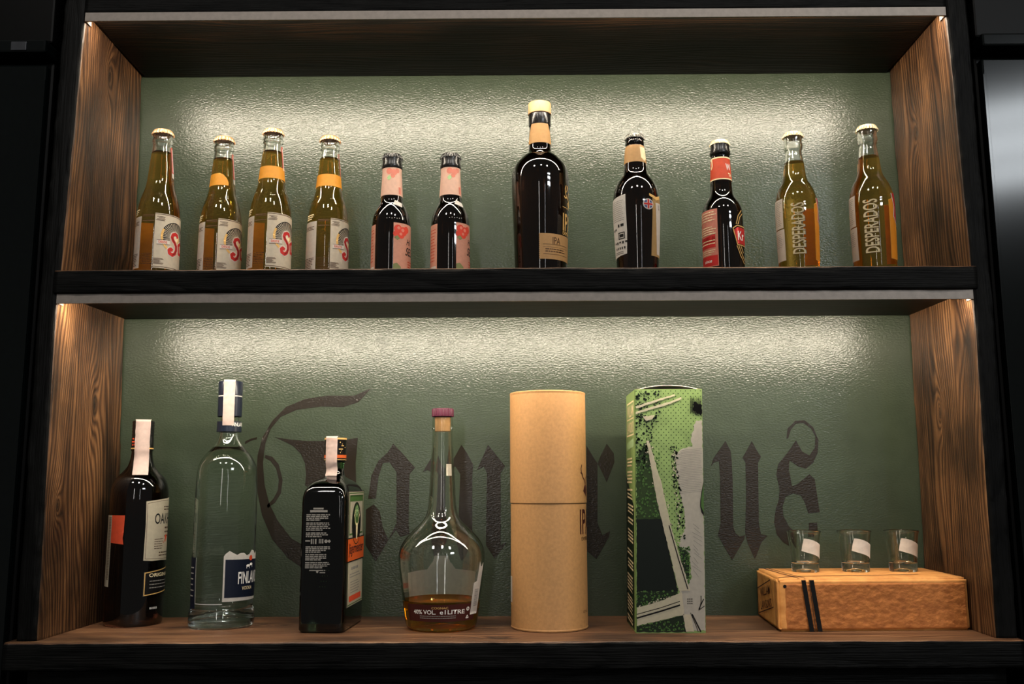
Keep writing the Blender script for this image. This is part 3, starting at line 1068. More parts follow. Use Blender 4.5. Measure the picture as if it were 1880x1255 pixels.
put('scroll', mm([[(17, 101), (28, 96), (40, 101), (40, 105), (28, 101), (17, 104)]]), B, .0006, 'gold_ink', fl_)
put('lettering', tx('L', 35, 88, 3, 6), B, .0006, 'black_ink', fl_)
bd = put('round_badge', mm([disc(15.3, 89.5, 7.2, 32)]), B, .0007, 'white_paper', t)
put('red_cross', mm([rect(9.4, 88.4, 21.2, 90.6), rect(14.2, 83.4, 16.4, 95.6)]), B, .00085, 'red_ink', bd)
put('badge_quarters', mm([[(9.6, 91.6), (13.2, 91.6), (13.2, 95), (11, 93.6)], [(17.4, 91.6), (21, 91.6), (19.4, 93.8), (17.4, 95)], [(9.6, 87.4), (13.2, 87.4), (13.2, 84), (11, 85.4)], [(17.4, 87.4), (21, 87.4), (19.4, 85.2), (17.4, 84)]]), B, .00085, 'blue_ink', bd)

# --- black bottle with red labels
RED = Shape([(0, 24.8), (2.5, 26.5), (16, 26.7), (60, 26.9), (85, 26.5), (93, 25.8), (101.5, 22.8), (109.5, 17.2), (116.5, 14.5), (131.6, 13.9), (150, 12.8), (166, 11.9), (168.5, 12.8), (172, 13.2), (176, 12.2), (183, 12.0)], 2)
t = thing('beer_bottle', 'black bottle with orange-red neck label and red and white body label', 'bottle', (.2735, .070, Z_MID), facing(.2735, .070))
link('glass_body', lathe(RED.solid(), 72), 'dark_brown_glass', t)
link('neck_foil', lathe([(.1672, .0124), (.1685, .0133), (.172, .0136), (.176, .0126), (.1826, .0124)], 64), 'black_foil', t)
crown_cap(t, 0.1820, 0.0118, 'cream_cap_metal', 0.0066)
N = around(RED, 13.2, 0)
nl = put('neck_label', mm([rect(-41, 131.5, 41, 163)]), N, .0003, 'orange_red_paper', t)
put('border', mm([rect(-41, 131.5, 41, 133), rect(-41, 161.2, 41, 163)]), N, .00045, 'cream_ink', nl)
put('lettering', tx('W', 11, 149, 8, 9), N, .00045, 'white_ink', nl)
put('lettering', tx('TA', 13, 138, 6, 5), N, .00045, 'cream_ink', nl)
put('left_flourish', mm(stroke([(-20, 162), (-14, 160), (-12.5, 152), (-15, 148)], 2.4)), N, .00045, 'cream_ink', nl)
B = around(RED, 26.7, 0)
bl = put('back_label', mm([rect(-52, 13, -6.5, 89)]), B, .0003, 'rose_paper', t)
rnd = random.Random(9)
put('red_fields', mm([rect(-52, 14, -7.5, 27.5), rect(-52, 38, -10, 53), [(-30, 53), (-10, 55), (-10, 46), (-30, 43)]]), B, .00045, 'red_ink', bl)
put('pale_lines', mm(text_lines(-45, -8, 86, 4, 3.6, 1.2, rnd) + text_lines(-45, -8, 66, 4, 3.0, 1.3, rnd) + text_lines(-40, -10, 48, 2, 4, 1.2, rnd) + text_lines(-45, -10, 35, 3, 2.6, .9, rnd)), B, .0006, 'cream_ink', bl)
put('lettering', tx('since', -22, 20.5, 13, 4, shear=.3), B, .0006, 'white_ink', bl)
em_ = put('emblem', mm([[(14, 60), (20, 64), (50, 64), (50, 42), (20, 42)]]), B, .0004, 'red_ink', t)
put('emblem_edge', mm(stroke([(50, 66), (19, 66), (13, 62), (19, 40.5), (50, 40.5)], 1.3) + stroke([(18, 68), (22, 80), (30, 88)], 1.2) + stroke([(21, 68), (25, 78), (32, 84)], 1.2)
    + stroke([(18, 39), (24, 26), (32, 17)], 1.2) + stroke([(21, 39), (27, 28), (34, 21)], 1.2) + stroke([(25, 39), (30, 31)], 1.2)), B, .0005, 'gold_ink', em_)
put('lettering', tx('Kr', 26, 53, 12, 12), B, .0006, 'white_ink', em_)

# --- amber beer bottles with upright lettering
AMB = Shape([(0, 24.0), (2, 25.4), (14, 25.7), (25, 25.9), (59, 26.6), (90, 26.8), (101.4, 26.2), (110, 24.8), (120, 20.8), (127, 16.8), (135, 14.1), (156.5, 12.3), (169, 10.4), (171, 10.4), (173, 12.2), (178, 12.5), (180, 11.6), (183, 11.8), (187, 12.0), (190, 11.8)], 2)


def amber(label, x, y, turn, sc):
    t = thing('beer_bottle', label, 'bottle', (x, y, Z_MID), facing(x, y) + math.radians(turn), 'amber beer bottles with upright lettering')
    t.scale = (sc, sc, sc)
    shell_bottle(t, AMB, 0.006, 0.154, 0.0024, 'clear_glass', 'pale_beer', 'beer_surface', 'beer')
    crown_cap(t, 0.1885, 0.0122, 'cream_cap_metal', 0.0066)
    B = around(AMB, 26.5, 0)
    rnd = random.Random(21)
    bl = put('back_label', mm([rect(-62, 62, -18, 101)]), B, .0003, 'grey_paper', t)
    put('lower_label', mm([rect(-62, 19, -17, 60.5)]), B, .0003, 'grey_paper', bl)
    put('small_print', mm(text_lines(-42, -20, 98, 14, 2.4, .7, rnd) + text_lines(-42, -20, 55, 8, 2.4, .7, rnd)), B, .00045, 'grey_ink', bl)
    put('peeling_corner', mm([[(-46, 45), (-40, 50), (-40, 44)]]), around(AMB, 26.5, 0), .0035, 'grey_paper', bl)
    fl_ = put('front_label', mm([[(25, 18), (79.5, 18), (79.5, 94), (34, 98), (30, 94), (25, 92)]]), B, .0003, 'yellow_paper', t)
    put('amber_print', mm([[(25.5, 18.5), (50, 18.5), (50, 97), (34, 97), (30, 93.5), (25.5, 91.5)]]), B, .0004, 'amber_ink', fl_)
    put('emblem', mm([[(32, 100), (40, 104), (50, 104), (50, 62), (40, 66), (34, 72), (36, 84)]]), B, .0005, 'red_ink', fl_)
    put('emblem_edge', mm(stroke([(31, 101), (35.5, 84), (33, 72), (40, 65), (50, 61)], 1.1)), B, .0006, 'white_ink', fl_)
    tb = tx('DESPERADOS', 1.5, 59, 67, 17)
    rot2d(tb, .0015, .059, PI / 2)
    put('raised_lettering', tb, B, .0004, 'stone_ink', t)
    tb = tx('DESPERADOS', 2.4, 58.5, 67, 17)
    rot2d(tb, .0024, .0585, PI / 2)
    put('lettering_shadow', tb, B, .0002, 'brown_ink', t)
    ns = put('neck_tag', mm([rect(-22, 137, -15, 146)]), around(AMB, 13.5, 0), .0003, 'gold_paper', t)
    return t


a1 = amber('amber beer bottle with upright lettering beside the red-labelled bottle', .3684, .060, 0, 1.0)
a2 = copy_thing(a1, (.4670, .060, Z_MID), facing(.4670, .060) + math.radians(-7), 'amber beer bottle with upright lettering nearest the right side board')
a2.scale = (1.04, 1.04, 1.045)


# ------------------------------------------------------------------ lower row
# --- dark rum bottle in the left corner
RUM = Shape([(0, 34.5), (3, 36.8), (35, 36.9), (100, 36.8), (150, 36.8), (170, 36.8), (180, 35.0), (189, 31), (196, 24), (203, 17.8), (212, 14.6), (222, 13.2), (234, 12.8), (262, 12.8)], 2)
t = thing('rum_bottle', 'dark rum bottle with cream label and pale paper strip in the left corner', 'bottle', (-.5045, .137, 0), facing(-.5045, .137))
link('glass_body', lathe(RUM.solid(), 84), 'brown_rum_glass', t)
cp = link('screw_cap', lathe([(.225, .0136), (.2255, .0141)] + [(z, r) for k in range(5) for z, r in ((.243 + k * .0042, .0141), (.2445 + k * .0042, .0136), (.2460 + k * .0042, .0141))] + [(.2643, .0140), (.2652, .0132), (.2652, 0)], 64), 'black_foil', t)
CS = Shape([(200, 14.1), (266, 14.1)], 0)
put('gold_ring', mm([rect(-43, 227.5, 43, 229)]), around(CS, 14, 0), .0002, 'gold_ink', cp)
put('lettering', mm([rect(-16, 232, -13, 234), rect(-12, 232, -9, 234), rect(-17, 236, -9, 238), rect(-16, 240, -12, 242)]), around(CS, 14, 0), .0002, 'rust_ink', cp)
tax_strip(t, RUM, -2, .193, .2656, .020, .0146, .225)
B = around(RUM, 36.8, 0)
rnd = random.Random(31)
fl_ = put('front_label', mm([[(8.5, 83), (20, 82), (34, 82.5), (56, 81), (74, 83), (74, 161), (56, 163.5), (34, 161.5), (20, 160), (8.5, 158.5), (9.3, 130), (8.7, 100)]]), B, .0003, 'bone_paper', t)
put('lettering', tx('OAKHEART', 51, 136, 60, 14), B, .00045, 'black_ink', fl_)
put('border', mm(stroke([(10.5, 156), (10.8, 120), (10.5, 85), (30, 84.4), (60, 83.6)], .5) + stroke([(10.5, 156), (30, 159), (60, 160.5)], .5)), B, .00045, 'brown_ink', fl_)
put('small_print', mm(text_lines(36, 54, 152, 2, 3.4, 1.5, rnd) + text_lines(40, 58, 125, 3, 5.4, 2.0, rnd) + text_lines(22, 38, 110, 5, 3.0, .9, rnd) + text_lines(30, 54, 93, 2, 3.6, 1.5, rnd)), B, .00045, 'brown_ink', fl_)
put('red_emblem', mm([[(41, 113), (45, 116), (47, 112), (45, 107), (42, 104), (43, 109)], stroke([(38, 104), (46, 114)], 1)[0]]), B, .0005, 'rust_ink', fl_)
ll = put('lower_label', mm([[(10, 37.5), (72, 43), (72, 76), (40, 72), (10, 68.5)]]), B, .0003, 'black_ink', t)
put('gold_frame', mm(stroke([(72, 44.6), (11.5, 39), (11.5, 67.2), (40, 70.6), (72, 74.4)], 1.1)), B, .00045, 'gold_ink', ll)
put('lettering', tx('ORIGINAL', 37, 64, 40, 4.6), B, .00045, 'cream_ink', ll)
put('small_print', mm(text_lines(18, 56, 57, 3, 4.2, 1.1, rnd)), B, .00045, 'grey_ink', ll)
bl = put('back_label', mm([rect(-60, 50, -38.5, 141)]), B, .0003, 'bone_paper', t)
put('red_field', mm([[(-38.5, 106), (-17, 104), (-18.5, 112), (-17.5, 120), (-17, 141), (-38.5, 141)]]), B, .0003, 'orange_red_paper', bl)
put('small_print', mm([rect(-46 + 1.4 * (k % 5), 137 - 2 * (k // 5), -45.2 + 1.4 * (k % 5), 138.4 - 2 * (k // 5)) for k in range(200)]), B, .00045, 'brown_ink', bl)
put('base_lettering', mm([rect(20 + 2.4 * k, 21, 21.6 + 2.4 * k, 23.6) for k in range(5)]), B, .0003, 'silver_ink', t)

# --- clear vodka bottle
VOD = Shape([(0, 38.5), (3, 41.2), (12, 41.4), (20, 40.2), (25.5, 38.3), (30, 38.9), (60, 39.6), (89, 39.7), (158, 39.5), (192, 38.7), (205, 36.8), (213, 33.2), (221, 27.0), (230, 18.6), (238, 14.0), (244, 12.2), (258, 12.0), (300, 12.0)], 2)
t = thing('vodka_bottle', 'clear vodka bottle with navy blue cap and navy label', 'bottle', (-.3825, .118, 0), facing(-.3825, .118))
lq = shell_bottle(t, VOD, 0.010, 0.228, 0.0028, 'flint_glass', 'vodka', 'vodka_surface', 'vodka')
cp = link('screw_cap', lathe([(.2690, .0150), (.2695, .0157), (.2950, .0157), (.2958, .0150), (.2968, .0150), (.2975, .0157), (.3150, .0157), (.3162, .0150), (.3162, 0)], 72), 'navy_cap', t)
put('silver_ring', mm([rect(-50, 295.4, 50, 297.2)]), around(Shape([(200, 15.1), (330, 15.1)], 0), 15.1, 0), .0002, 'silver_ink', cp)
VC = Shape([(200, 15.6), (330, 15.6)], 0)
col = link('neck_collar', lathe([(.2485, .0130), (.2490, .0160), (.2625, .0156), (.2630, .0130)], 72), 'navy_cap', t)
put('lettering', tx('FINLANDIA', 17, 258.5, 27, 5), around(VC, 15.9, 0), .0006, 'white_ink', col)
tax_strip(t, VC, -6, .2570, .3166, .0150, .0164, .262)
B = around(VOD, 39.6, 0)
rnd = random.Random(41)
wob = [(2 + (70 - 2) * k / 14, 93 + 2.5 * math.sin(k * 1.7) + 1.5 * math.sin(k * .9)) for k in range(15)]
fl_ = put('front_label', mm([[(0, 34), (70, 34)] + wob[::-1] + [(0, 90)]]), B, .0003, 'white_paper', t)
put('navy_panel', mm([[(2.2, 39), (70, 37), (70, 84), (2.2, 86)]]), B, .00045, 'navy_ink', fl_)
put('lettering', tx('FINLANDIA', 44, 62.5, 50, 15), B, .0006, 'white_ink', fl_)
put('lettering', tx('VODKA', 34, 49.5, 18, 4.4), B, .0006, 'cream_ink', fl_)
put('reindeer', mm([disc(34, 77, 3.4, 12, 1.6), disc(40, 78.5, 3.2, 12, 1.7), rect(31, 73.5, 31.8, 77), rect(36, 73.5, 36.8, 77), rect(42, 74.5, 42.8, 78)]), B, .0006, 'white_ink', fl_)
put('red_sun', mm([disc(39, 86.5, 3.4, 20)]), B, .0006, 'rust_ink', fl_)
bl = put('back_label', mm([[(-62, 22), (-40, 25), (-40, 88), (-62, 88)]]), B, .0003, 'navy_ink', t)
put('small_print', mm(text_lines(-56, -43, 76, 6, 7, 1.4, rnd)), B, .00045, 'silver_ink', bl)
put('label_edge', mm([rect(-39.4, 30.6, 0, 31.6), rect(-39.6, 30.6, -38.8, 88)]), B, .0003, 'silver_ink', bl)

# --- square black-green herbal liqueur bottle
HX, HY, HROT = -.2377, .106, math.radians(-3.2)
HA, HB = .0291, .0555


def square_body(zs):
    """loft of super-ellipses: (z, half width, half depth, exponent)"""
    verts, faces = [], []
    n = 96
    prev = None
    for z, a, b, e in zs:
        base = len(verts)
        for k in range(n):
            th = 2 * PI * k / n
            c, s = math.cos(th), math.sin(th)
            verts.append((a * math.copysign(abs(c) ** (2 / e), c), b * math.copysign(abs(s) ** (2 / e), s), z))
        if prev is not None:
            faces += [(prev + k, prev + (k + 1) % n, base + (k + 1) % n, base + k) for k in range(n)]
        prev = base
    faces.append(tuple(range(n))[::-1])
    faces.append(tuple(range(prev, prev + n)))
    return mesh_from(verts, faces)


t = thing('liqueur_bottle', 'square black herbal liqueur bottle with orange band on its label', 'bottle', (HX, HY, 0), HROT)
secs = [(0, .90, .95, 8), (.0015, .96, .98, 9), (.004, 1, 1, 10), (.012, 1, 1, 10), (.10, 1, 1, 10), (.158, 1, 1, 10), (.1645, .992, .995, 9), (.170, .965, .975, 8), (.1755, .905, .93, 6.5), (.180, .82, .84, 5), (.1838, .70, .70, 4), (.1868, .58, .50, 3)]
secs = [(z, HA * a, HB * b, e) for z, a, b, e in secs] + [(.189, .0142, .0195, 2.4), (.1912, .0126, .0140, 2.1), (.1945, .0120, .0121, 2), (.2, .0117, .0117, 2)]
link('glass_body', square_body(secs), 'black_green_glass', t)
NK = Shape([(186, 12.5), (194, 12.0), (200, 11.7), (212, 11.7), (240, 14.0)], 0)
link('neck', lathe([(.2, .0117), (.206, .0118), (.212, .0118)], 64), 'green_glass', t)
cp = link('screw_cap', lathe([(.2085, .0128), (.2095, .0140), (.2380, .0140), (.2392, .0142), (.2400, .0138), (.2402, 0)], 72), 'black_foil', t)
CJ = Shape([(205, 14.1), (245, 14.1)], 0)
put('orange_ring', mm([rect(-44.2, 213.5, 44.2, 217.6)]), around(CJ, 14.1, 0), .0002, 'orange_paper', cp)
put('gold_rim', mm([rect(-44.2, 237.5, 44.2, 239.8)]), around(CJ, 14.1, 0), .0003, 'gold_ink', cp)
rnd = random.Random(4)
put('cap_print', mm([rect(7 + rnd.random() * 11, 220 + k * 2.2, 9 + rnd.random() * 12, 221.2 + k * 2.2) for k in range(7)] + [rect(-44, 211, 44, 211.6)]), around(CJ, 14.1, 0), .0002, 'gold_ink', cp)
JS = Shape([(176, 24), (184, 19), (192, 13.5), (200, 12.0), (210, 14.2), (242, 14.2)], 1)
tax_strip(t, JS, -8, .1905, .2406, .0165, .0148, .2085)
# white printing on the side that faces the room
F = flat((0, -HB, 0), (1, 0, 0), (0, 0, 1), (0, -1, 0))
L_, R_ = -20.5, 10.5
blk = []
v = 151.0
blk += [rect(-12, v - 2, 1, v), rect(-16, v - 5.6, 6, v - 3)]
v -= 8
for grp in (4, 5, 3):
    for k in range(grp):
        blk += text_lines(L_, R_ - (10 if k == grp - 1 else 0), v, 1, 2, 1.35, rnd)
        v -= 2.15
    v -= 1.4
blk += [rect(-21, v - 3.2, -15, v - 1.6), rect(-14, v - 6.2, -12.2, v), rect(-11, v - 6.2, -10, v), rect(-8.8, v - 6.2, -7, v), rect(-4, v - 5.4, -2.8, v), rect(-2, v - 5.4, -.8, v), rect(0, v - 5.4, 1.6, v), disc(5, v - 2.8, 2.2, 12), disc(9, v - 2.8, 2.2, 4)]
v -= 9
for grp in (4, 4, 4):
    for k in range(grp):
        blk += text_lines(L_, R_ - (9 if k == grp - 1 else 0), v, 1, 2, 1.35, rnd)
        v -= 2.1
    v -= 1.0
blk += [rect(-15, v - 1.4, 5, v - .2), disc(-5, v - 2.4, 1.6, 6), rect(-2, v - 4, 5, v - 3)]
bp = put('back_print', mm(blk), F, .0003, 'grey_ink', t, du=0, dv=0)
put('raised_marks', mm([disc(3 + (k % 3) * 3.2 - (k // 3) * 1.4, 75 - (k // 3) * 6.5, .7, 8) for k in range(12)]), F, .0003, 'dark_green_ink', t, du=0, dv=0)
# front label on the side turned to the right
G = flat((HA, 0, 0), (0, 1, 0), (0, 0, 1), (1, 0, 0))
lab = put('front_label', mm([rect(-43, 28, 43, 171)]), G, .0004, 'bone_paper', t, du=0, dv=0)
put('green_frame', mm(frame_lines(-41, 30, 41, 169, 1.2) + [rect(-37, 158, 37, 166)] + frame_lines(-37, 116, 37, 166, 2.2)), G, .0006, 'green_ink', lab, du=0, dv=0)
put('black_edge', mm(frame_lines(-43, 28, 43, 171, .8)), G, .0006, 'black_ink', lab, du=0, dv=0)
ov = put('oval_emblem', mm([disc(0, 130, 24, 40, 27)]), G, .0008, 'black_ink', lab, du=0, dv=0)
put('oval_ring', mm([[(22.5 * math.cos(a), 130 + 25.5 * math.sin(a)), (24 * math.cos(a), 130 + 27 * math.sin(a)), (24 * math.cos(b), 130 + 27 * math.sin(b)), (22.5 * math.cos(b), 130 + 25.5 * math.sin(b))]
    for a, b in ((2 * PI * k / 36, 2 * PI * (k + 1) / 36) for k in range(36))]), G, .001, 'dark_green_ink', lab, du=0, dv=0)
put('green_glow', mm([disc(0, 140, 15, 28, 14)]), G, .001, 'green_ink', lab, du=0, dv=0)
put('white_cross', mm([rect(-1.6, 138, 1.6, 152), rect(-5, 144.5, 5, 147.5)] + [q for k in range(16) for q in stroke([(6 * math.cos(k * PI / 8), 146 + 6 * math.sin(k * PI / 8)), (11 * math.cos(k * PI / 8), 146 + 6 * math.sin(k * PI / 8))], .6)]), G, .0012, 'pale_green_ink', lab, du=0, dv=0)
put('stag_head', mm([[(-5, 128), (0, 131), (5, 128), (4, 117), (2, 110), (-2, 110), (-4, 117)]] + stroke([(-4, 128), (-9, 132), (-12, 140), (-10, 147)], 1.6) + stroke([(4, 128), (9, 132), (12, 140), (10, 147)], 1.6)
    + stroke([(-11, 137), (-16, 141)], 1.3) + stroke([(11, 137), (16, 141)], 1.3)), G, .0014, 'cream_ink', lab, du=0, dv=0)
ob = put('orange_band', mm([rect(-44.5, 84, 44.5, 112)]), G, .0009, 'orange_paper', lab, du=0, dv=0)
put('band_edge', mm([rect(-44.5, 83, 44.5, 84.4), rect(-44.5, 111.6, 44.5, 113)]), G, .001, 'black_ink', lab, du=0, dv=0)
put('lettering', tx('Jägermeister', 0, 97.5, 80, 17), G, .0011, 'wine_ink', lab, du=0, dv=0)
put('small_print', mm(text_lines(-22, 22, 76, 1, 4, 3.4, rnd) + text_lines(-30, 30, 68, 2, 3.4, 1.1, rnd) + text_lines(-26, 26, 58, 5, 3.2, .9, rnd)), G, .0006, 'grey_ink', lab, du=0, dv=0)
put('red_bar', mm([rect(-32, 34, 32, 41)]), G, .0006, 'rust_ink', lab, du=0, dv=0)

# --- round-bellied cognac bottle, nearly empty
COG = Shape([(0, 40), (2, 43.5), (8, 45.6), (18, 47.0), (42, 50.4), (66, 53.2), (80, 55.0), (93, 55.0), (102, 52.4), (111, 47), (119, 39.5), (126, 31.5), (133, 24.4), (141, 20.0), (152, 17.8), (190, 15.7), (240, 13.5), (250, 13.2), (252, 13.8), (262, 13.8), (265, 13.4)], 2)
t = thing('cognac_bottle', 'round-bellied clear cognac bottle nearly empty with plum ribbed cap', 'bottle', (-.0961, .095, 0), facing(-.0961, .095))
shell_bottle(t, COG, 0.005, 0.0355, 0.0026, 'clear_glass', 'cognac', 'cognac_surface', 'cognac')
link('ribbed_cap', lathe([(.2662, .0130), (.2665, .0139), (.2760, .0139), (.2768, .0134), (.2768, 0)], 144, lambda a, z: 1 + .03 * math.cos(24 * a) * (1 if z < .2765 else 0)), 'plum_cap', t)
link('cork', lathe([(.2470, .0), (.2470, .0101), (.2655, .0103), (.2655, 0)], 48), 'cork', t)
BK = around(COG, 53, 180)
fl_ = put('front_label', mm([[(-57, 34), (57, 34), (57, 52), (55, 66), (20, 69), (12, 78), (10, 86), (-9, 86), (-11, 78), (-19, 69), (-56, 67), (-57, 52)]]), BK, .0003, 'bright_paper', t)
BF = around(COG, 48, 0)
rnd = random.Random(6)
bl = put('back_label', mm([rect(-48, 13.5, 48, 34)]), BF, .0003, 'wine_ink', t)
put('lettering', tx('COGNAC', -2, 30, 20, 2.6), BF, .0005, 'gold_ink', bl)
put('lettering', tx('40% VOL.', -22, 25, 30, 5.2), BF, .0005, 'white_ink', bl)
put('lettering', tx('e1LITRE', 14, 25, 32, 5.2), BF, .0005, 'white_ink', bl)
put('recycling_marks', mm(arc_band(35, 27.6, 1.6, 2.4, 0, 360, 14) + stroke([(33, 16.5), (35, 20), (37, 16.5), (33, 16.5)], .8) + stroke([(34, 26), (36.5, 29.5)], .7)), BF, .0005, 'white_ink', bl)
put('small_print', mm(text_lines(-28, 26, 20.6, 2, 2.4, .8, rnd)), BF, .0005, 'grey_ink', bl)
sl = put('side_label', mm([[(41, 20), (57, 20), (59, 50), (62, 82), (58, 78), (55, 77), (52, 84), (49, 60), (46, 59), (43, 58)]]), around(COG, 50, 0), .0005, 'white_paper', t)
put('small_print', mm([rect(46, 30 + 1.5 * k, 54, 30.7 + 1.5 * k) for k in range(14)]), around(COG, 50, 0), .0007, 'grey_ink', sl)
put('neck_sticker', mm([rect(5, 190, 13, 205)]), around(COG, 15.5, 0), .0004, 'cream_paper', t)

# --- kraft cardboard tube
t = thing('gift_tube', 'plain kraft cardboard bottle tube with dark stag print at its edge', 'tube', (.0410, .097, 0), facing(.0410, .097))
link('tube_body', lathe([(.0, 0), (.0, .0470), (.0008, .0487), (.0022, .0490), (.0030, .0486), (.0036, .0486), (.0042, .0486), (.1536, .0486), (.1542, .0486), (.1542, 0)], 96), 'kraft_board', t)
ld = link('lid', lathe([(.1550, 0), (.1550, .0489), (.1556, .0492), (.1562, .0492), (.2925, .0492), (.2935, .0492), (.2940, .0494), (.2958, .0494), (.2964, .0488), (.2958, .0470), (.2952, 0)], 96), 'kraft_board', t)
TS = Shape([(0, 48.6), (154.5, 48.6), (155, 49.2), (300, 49.2)], 0)
T_ = around(TS, 49, 0)
pr = put('printed_name', tx('IPA', 62, 132, 32, 31), T_, .0002, 'wine_ink', t)
put('lettering', tx('EXPERIMENT', 68, 111, 38, 4.4), T_, .0002, 'brown_ink', pr)
put('small_print', tx('12 Y.O.', 58, 22, 14, 3), T_, .0002, 'brown_ink', pr)
ant = [[(62, 178), (59, 184), (54, 187), (50, 193), (49, 198), (51, 203)], [(54, 187), (52, 192), (48, 193)], [(62, 178), (64, 186), (70, 190), (74, 198)]]
put('stag_emblem', mm([q for a in ant for q in stroke(a, 1.6)] + [[(54, 170), (58, 176), (62, 179), (67, 176), (66, 168), (63, 162), (60, 166)]]), T_, .0003, 'wine_ink', ld)
sl = put('side_sticker', mm([rect(-78, 32, -62, 64)]), T_, .0003, 'white_paper', t)
put('sticker_edge', mm([rect(-78, 29, -60, 31)]), T_, .0003, 'gold_ink', sl)

# --- tall green printed carton
GX0, GX1, GY0, GY1, GH, SK = .1440, .2285, .0452, .140, .2965, .0055


def sheared(name, mats):
    v, f = [], []
    for z in (0, GH):
        s = SK * z / GH
        v += [(GX0 + s, GY0, z), (GX1 + s, GY0, z), (GX1 + s, GY1, z), (GX0 + s, GY1, z)]
    f = [(0, 1, 5, 4), (1, 2, 6, 5), (2, 3, 7, 6), (3, 0, 4, 7), (3, 2, 1, 0)]
    me = mesh_from(v, f, 'carton', False)
    bm = bmesh.new()
    bm.from_mesh(me)
    ed = [e for e in bm.edges if abs(e.verts[0].co.z - e.verts[1].co.z) > .1]
    bmesh.ops.bevel(bm, geom=ed, offset=.0012, segments=3, affect='EDGES')
    bmesh.ops.solidify(bm, geom=list(bm.faces), thickness=.0008)
    bm.to_mesh(me)
    bm.free()
    return link(name, me, mats, None)


t = thing('gift_carton', 'tall green printed bottle carton with its top flap bulging open', 'box', (0, 0, 0))
bd = sheared('carton_body', 'box_card_green')
bd.parent = t
# curved top flap
v, f = [], []
for i in range(21):
    q = i / 20
    h = .0062 * math.sin(PI * q) ** .8
    for j, (yy, k) in enumerate(((GY0 + .004, 1.0), (GY0 + .03, .8), (GY1 - .004, .1))):
        v.append((GX0 + SK + .0015 + (GX1 - GX0 - .003) * q, yy, GH - .0006 + h * k))
for i in range(20):
    for j in range(2):
        a = i * 3 + j
        f.append((a, a + 3, a + 4, a + 1))
flp = mesh_from(v, f)
bm = bmesh.new()
bm.from_mesh(flp)
bmesh.ops.solidify(bm, geom=list(bm.faces), thickness=.0009)
bm.to_mesh(flp)
bm.free()
link('top_flap', flp, 'box_card_edge', t)
link('flap_lining', box_mesh(GX0 + SK + .0012, GY0 + .0055, GH - .02, GX1 + SK - .0012, GY0 + .0062, GH + .001, 0), 'box_card_inside', t)


def GF(u, v_, off):
    return Vector((GX0 + SK * v_ / GH + u, GY0 - off, v_))


def jag(p, amp, step, rnd):
    out = []
    for a, b in zip(p, p[1:] + p[:1]):
        d = math.hypot(b[0] - a[0], b[1] - a[1])
        n = max(1, int(d / step))
        for k in range(n):
            q = k / n
            out.append((max(.3, min(84, a[0] + (b[0] - a[0]) * q + rnd.uniform(-amp, amp))), max(.5, min(296, a[1] + (b[1] - a[1]) * q + rnd.uniform(-amp, amp)))))
    return out


rnd = random.Random(77)


def face(name, polys, off, mat, par=t):
    return put(name, mm(polys), GF, off, mat, par, du=0, dv=0)


hexes = []
for r in range(84):
    for c in range(14):
        u, v_ = c * 6.2 + (3.1 if r % 2 else 0) + 1.5, 294 - r * 3.45
        if u < 83 and v_ > 4:
            hexes.append(disc(u, v_, .72, 6))
art = face('front_panel', [rect(.6, .5, 83.9, 296)], .0003, 'box_card_green')
face('halftone_dots', hexes, .00045, 'dark_green_ink', art)
face('grey_field', [jag([(75, 256), (84, 257), (84, 3), (60, 3), (55, 20), (52, 48), (60, 54), (68, 66), (66, 95), (53, 103), (57, 117), (61, 125), (58.7, 153), (54.8, 166), (52, 185), (50, 202), (49.5, 215), (57, 222), (70.6, 225), (69, 235), (73, 247)], .9, 2.2, rnd)], .0006, 'grey_paper', art)
face('dark_panel', [jag([(1, 207), (9, 225), (14, 234), (18, 215), (22, 200), (27, 180), (30, 160), (34, 135), (1, 135)], 1.4, 2, rnd)], .0005, 'olive_ink', art)
face('black_panel', [jag([(1, 136), (33, 136), (41, 96), (51, 49), (1, 49)], .5, 3, rnd)], .00065, 'panel_ink', art)
face('green_panel', [jag([(1, 49), (50, 49), (53, 44), (30, 38), (1, 30)], .8, 2, rnd), jag([(1, 8), (30, 15), (57, 21), (61, 1.5), (1, 1.5)], .6, 3, rnd), jag([(52, 103), (64, 96), (66, 72), (62, 55), (57, 72)], 1.2, 1.6, rnd)], .0007, 'dark_green_ink', art)
sp = []
for k in range(420):
    z = rnd.choice((0, 0, 1, 2, 3))
    if z == 0:
        u, v_ = rnd.uniform(1, 30), rnd.uniform(138, 225)
    elif z == 1:
        u, v_ = rnd.uniform(1, 50), rnd.uniform(34, 50)
    elif z == 2:
        u, v_ = rnd.uniform(52, 66), rnd.uniform(58, 102)
    else:
        u, v_ = rnd.uniform(2, 58), rnd.uniform(3, 14)
    sp.append(jag(disc(u, v_, rnd.uniform(.5, 1.5), 6), .3, 1, rnd))
face('green_flecks', sp, .0008, 'green_ink', art)
dk = []
for k in range(260):
    u, v_ = rnd.uniform(1, 32), rnd.uniform(200, 294)
    if u < 22 or v_ > 255:
        dk.append(jag(disc(u, v_, rnd.uniform(.5, 1.8), 6), .4, 1, rnd))
for k in range(120):
    v_ = rnd.uniform(110, 225)
    u = 51 + (222 - v_) * .085 + rnd.uniform(-8, 1)
    dk.append(jag(disc(u, v_, rnd.uniform(.5, 1.6), 6), .4, 1, rnd))
face('dark_flecks', dk, .0008, 'dark_green_ink', art)
wf = []
